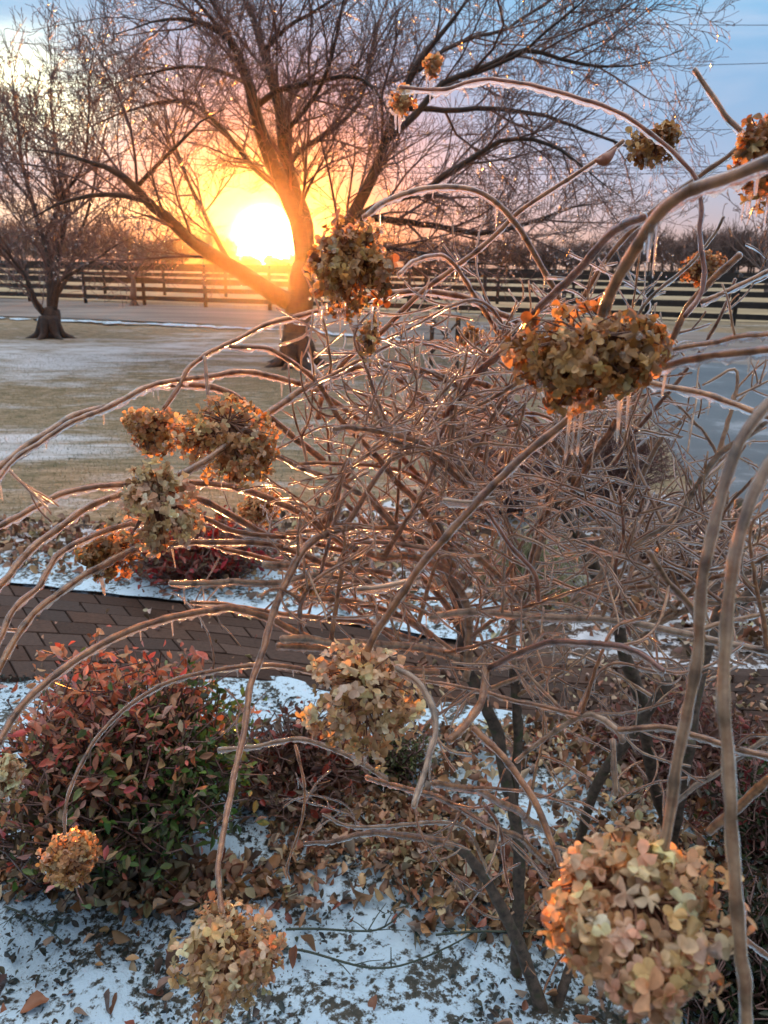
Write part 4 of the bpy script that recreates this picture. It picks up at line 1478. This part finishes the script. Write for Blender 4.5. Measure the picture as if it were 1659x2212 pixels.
for bi, (p, r, mt) in enumerate(branches):
    x0, y0, z0 = topx(p[len(p) // 2])
    if z0 < .8:
        continue
    Ltot = np.linalg.norm(np.diff(p, axis=0), axis=1).sum()
    n_ = int(Ltot * (6.5 if x0 > 650 else 2.2))
    for _ in range(n_):
        i = rng.integers(3, max(4, len(p) - 3))
        xx, yy, zz = topx(p[i])
        if xx < 560 and yy < 1000:
            continue
        if yy < 640:
            continue
        t_ = p[min(i + 1, len(p) - 1)] - p[i - 1]
        t_ /= np.linalg.norm(t_) + 1e-9
        sd = rng.normal(0, 1, 3) + [0, 0, .3]
        sd -= t_ * sd.dot(t_)
        sd /= np.linalg.norm(sd)
        shoot(p[i], t_ * rng.uniform(-.7, .7) + sd * .9, rng.uniform(.05, .22), min(r[i] * .5, .0024), 1)

cand = []
for (p, r, mt) in branches:
    for i in range(4, len(p) - 3, 3):
        x_, y_, z_ = topx(p[i])
        if z_ > 1.12 and 640 < x_ < 1720 and 780 < y_ < 1560:
            cand.append((p[i], r[i], p[i + 1] - p[i - 1], x_, y_, z_))
for _ in range(235):
    h0, rr_, tg_, hx, hy, hz = cand[rng.integers(0, len(cand))]
    ang_ = rng.uniform(-1.35, 1.35)
    len_ = rng.uniform(130, 430)
    ex, ey, ez = hx + math.sin(ang_) * len_ * 1.1, hy - math.cos(ang_) * len_ * .8, min(2.3, max(1.15, hz + rng.normal(0, .2)))
    if ex < 640 or ey < 690 or (hx < 1000 and rng.random() < .5):
        continue
    e = np.array(P(ex, ey, ez))
    mm = (h0 + e) / 2 + rng.normal(0, .03, 3) + np.array([0, 0, rng.uniform(0, .07)])
    p = spline(np.array([h0, mm, e]), .010)
    p = p + np.cumsum(rng.normal(0, .0006, p.shape), axis=0)
    r0 = min(rng.uniform(.0022, .0046), rr_ * .8)
    r = np.linspace(r0, .0013, len(p))
    tube(tw if rng.random() < .5 else twp, p, node_rad(p, r, .3), 7)
    ice_coat(ti, p, r, 4.0, .75)
    for _ in range(3):
        i = rng.integers(len(p) // 3, len(p) - 2)
        t_ = p[i + 1] - p[i]
        t_ /= np.linalg.norm(t_)
        sd = rng.normal(0, 1, 3)
        sd -= t_ * sd.dot(t_)
        sd /= np.linalg.norm(sd)
        shoot(p[i], t_ * .6 + sd * .7, rng.uniform(.05, .2), r[i] * .7, 1)
a1 = tw.build('twigs', M['cane'], HY)
a1['kind'] = 'stuff'
a2 = twp.build('pale_twigs', M['cane_pale'], HY)
a2['kind'] = 'stuff'
ti.build('ice', M['ice'], a1)

# flower heads
PT, PF = blade([0, .15, .38, .62, .83, .95, 1.0], [.2, .62, .95, 1.0, .82, .52, .2], .5, .22)
HEADS = [
    (1272, 765, .66, 345, 245, 170, 'dark', 6), (1390, 1985, .50, 440, 400, 250, 'cream', 3), (495, 945, 1.1, 225, 225, 190, 'mid', 2),
    (345, 1105, .95, 195, 200, 130, 'cream', 2), (330, 925, 1.2, 130, 112, 90, 'mid', 2), (240, 1195, 1.15, 150, 130, 100, 'dark', 3),
    (560, 1095, 1.5, 100, 72, 90, 'mid', 0), (785, 1500, .80, 280, 245, 120, 'cream', 3), (492, 2060, .85, 255, 225, 150, 'cream', 2),
    (150, 1855, 1.25, 135, 118, 120, 'mid', 0), (5, 1675, 1.0, 85, 110, 50, 'cream', 0), (762, 590, .95, 200, 210, 130, 'dark', 10),
    (1412, 312, 1.2, 125, 100, 55, 'dark', 5), (1660, 345, .72, 160, 210, 110, 'dark', 5), (1520, 580, 1.9, 100, 75, 90, 'dark', 0),
    (675, 1272, 1.6, 82, 62, 90, 'mid', 2), (1440, 1170, 2.2, 65, 48, 60, 'mid', 0), (905, 868, 1.9, 60, 50, 60, 'mid', 0),
    (935, 140, .98, 42, 46, 9, 'mid', 3), (875, 215, 1.0, 60, 60, 12, 'mid', 4), (1020, 730, 1.7, 60, 50, 40, 'dark', 2), (800, 725, 1.1, 50, 100, 26, 'mid', 3),
]
PALS = {'dark': [(.50, .23, .07), (.58, .32, .12), (.34, .15, .045), (.68, .44, .2)],
        'mid': [(.66, .37, .15), (.76, .48, .22), (.50, .25, .09), (.86, .62, .34)],
        'cream': [(.78, .52, .29), (.88, .66, .41), (.62, .37, .19), (.93, .76, .50), (.74, .49, .28)],
        'tan': [(.42, .24, .12), (.50, .32, .17), (.34, .18, .08)]}
stalk_mat = bark('stalk', (.09, .03, .015), (.20, .09, .05), 60, coat=.5)
HLAB = {0: 'broad brown flower head with long icicles', 1: 'largest, cream and brown flower head', 9: 'small orange tan flower head', 11: 'orange backlit flower head'}
for hi, (cx, cy_, z, wpx, hpx, nfl, tone, nic) in enumerate(HEADS):
    nfl = int(nfl * 3)
    c0 = np.array(P(cx, cy_, z))
    rx, rz = wpx * z / F / 2 * .97, hpx * z / F / 2 * .97
    ry = (rx + rz) / 2
    d = rng.normal(0, 1, (nfl, 3))
    d /= np.linalg.norm(d, axis=1, keepdims=True)
    ph = rng.uniform(0, 6, 3)
    lump = 1 + .20 * np.sin(d[:, 0] * 4 + ph[0]) + .13 * np.sin(d[:, 2] * 5 + ph[1]) + .1 * np.sin(d[:, 1] * 6 + ph[2])
    rad = (rng.random(nfl) ** .4) * .9 + .10
    nl = 10
    ld = rng.normal(0, 1, (nl, 3))
    ld /= np.linalg.norm(ld, axis=1, keepdims=True)
    ld *= rng.uniform(.42, .72, (nl, 1))
    ld[0] *= .1
    which = np.maximum(0, rng.integers(-3, nl, nfl))
    lr = np.r_[.86, rng.uniform(.36, .52, nl - 1)]
    loc = ld[which] + d * (rad * lr[which])[:, None]
    pos = c0 + loc * np.array([rx, ry, rz]) * np.array([1.1, 1.1, 1.1])
    nr = d * .6 + loc + rng.normal(0, .5, (nfl, 3))
    R0 = rot_from_normal(nr, rng.uniform(0, 6.28, nfl))
    fs = rng.uniform(.0058, .0098, nfl) * (1.0 if rx > .04 else .85)
    hcol = pal(PALS[tone], nfl, .12)
    mb = MB()
    for k in range(4):
        a_ = k * math.pi / 2 + rng.normal(0, .15, nfl)
        lift = rng.uniform(-.5, .9, nfl)
        ca, sa = np.cos(a_), np.sin(a_)
        cl, sl_ = np.cos(lift), np.sin(lift)
        # petal frame: y axis out from the centre of the floret, lifted
        yv = np.stack([ca * cl, sa * cl, sl_], -1)
        xv = np.stack([-sa, ca, np.zeros(nfl)], -1)
        zv = np.cross(xv, yv)
        Rl = np.stack([xv, yv, zv], -1)
        R = np.einsum('nij,njk->nik', R0, Rl)
        keep = rng.random(nfl) < .93
        L_ = fs * rng.uniform(.8, 1.25, nfl)
        S = np.column_stack([L_ * rng.uniform(.7, .95, nfl), L_, L_ * rng.uniform(-1.0, 2.2, nfl)])
        scatter(mb, PT, PF, None, R[keep], S[keep], pos[keep], np.clip(hcol[keep] * rng.uniform(.8, 1.2, (keep.sum(), 1)), 0, 1))
    fh = mb.build('flower_head', M['petal'], HY, col=True)
    if hi in HLAB:
        fh['label'] = HLAB[hi]
    mb = MB()
    top = c0 + np.array([0, 0, rz * .3])
    for k in range(0, nfl, 2):
        mid_ = (top + pos[k]) / 2 + rng.normal(0, rx * .08, 3)
        tube(mb, np.array([top, mid_, pos[k]]), [.0012, .0009, .0006], 4, cap=False)
    mb.build('stalks', stalk_mat, fh)
    mb = MB()
    for _ in range(nic):
        i = rng.integers(0, nfl)
        q_ = pos[i].copy()
        if hi == 0:
            q_ = c0 + np.array(right) * rx * rng.uniform(-.85, .6)
        q_[2] = c0[2] - rz * (.55 + .3 * rng.random())
        Lc = rng.uniform(.012, .035) if hi != 0 else rng.uniform(.03, .06)
        icicle(mb, q_, Lc, rng.uniform(.0014, .0024) * (1.15 if hi == 0 else 1))
    kk = rng.integers(0, nfl, min(nfl, 60))
    s_ = rng.uniform(.0012, .0030, len(kk))
    scatter(mb, IV, None, IF, R0[kk], np.column_stack([s_, s_, s_ * 1.3]), pos[kk] - np.array([0, 0, .004]) + d[kk] * .004)
    mb.build('ice', M['ice'], fh)['kind'] = 'stuff'

# single thick icicle hanging in front, and the small dark bud leaf on the diagonal cane
mb = MB()
q_ = np.array([P(1285, 345, 1.08), P(1300, 348, 1.08), P(1318, 335, 1.08), P(1332, 318, 1.08)])
tube(mb, spline(q_, .003), np.interp(np.linspace(0, 1, len(spline(q_, .003))), [0, .4, 1], [.001, .009, .001]), 8)
mb.build('dead_leaf', M['cane_red'], HY)

# ------------------------------------------------------------------ haze
hz, t, o = mat('haze')
pv = N(t, 'ShaderNodeVolumePrincipled', inp={'Density': .00048, 'Anisotropy': .953, 'Color': (1.0, .92, .85, 1)})
t.links.new(pv.outputs[0], o.inputs['Volume'])
mb = MB()
lo, hi_ = np.array([-190, -40, -1.6]), np.array([190, 128, 15.0])
v = [(x, y, z) for x in (lo[0], hi_[0]) for y in (lo[1], hi_[1]) for z in (lo[2], hi_[2])]
mb.add(v, [(0, 1, 3, 2), (4, 6, 7, 5), (0, 4, 5, 1), (2, 3, 7, 6), (0, 2, 6, 4), (1, 5, 7, 3)])
tag(mb.build('haze', hz, smooth=False), kind='stuff')
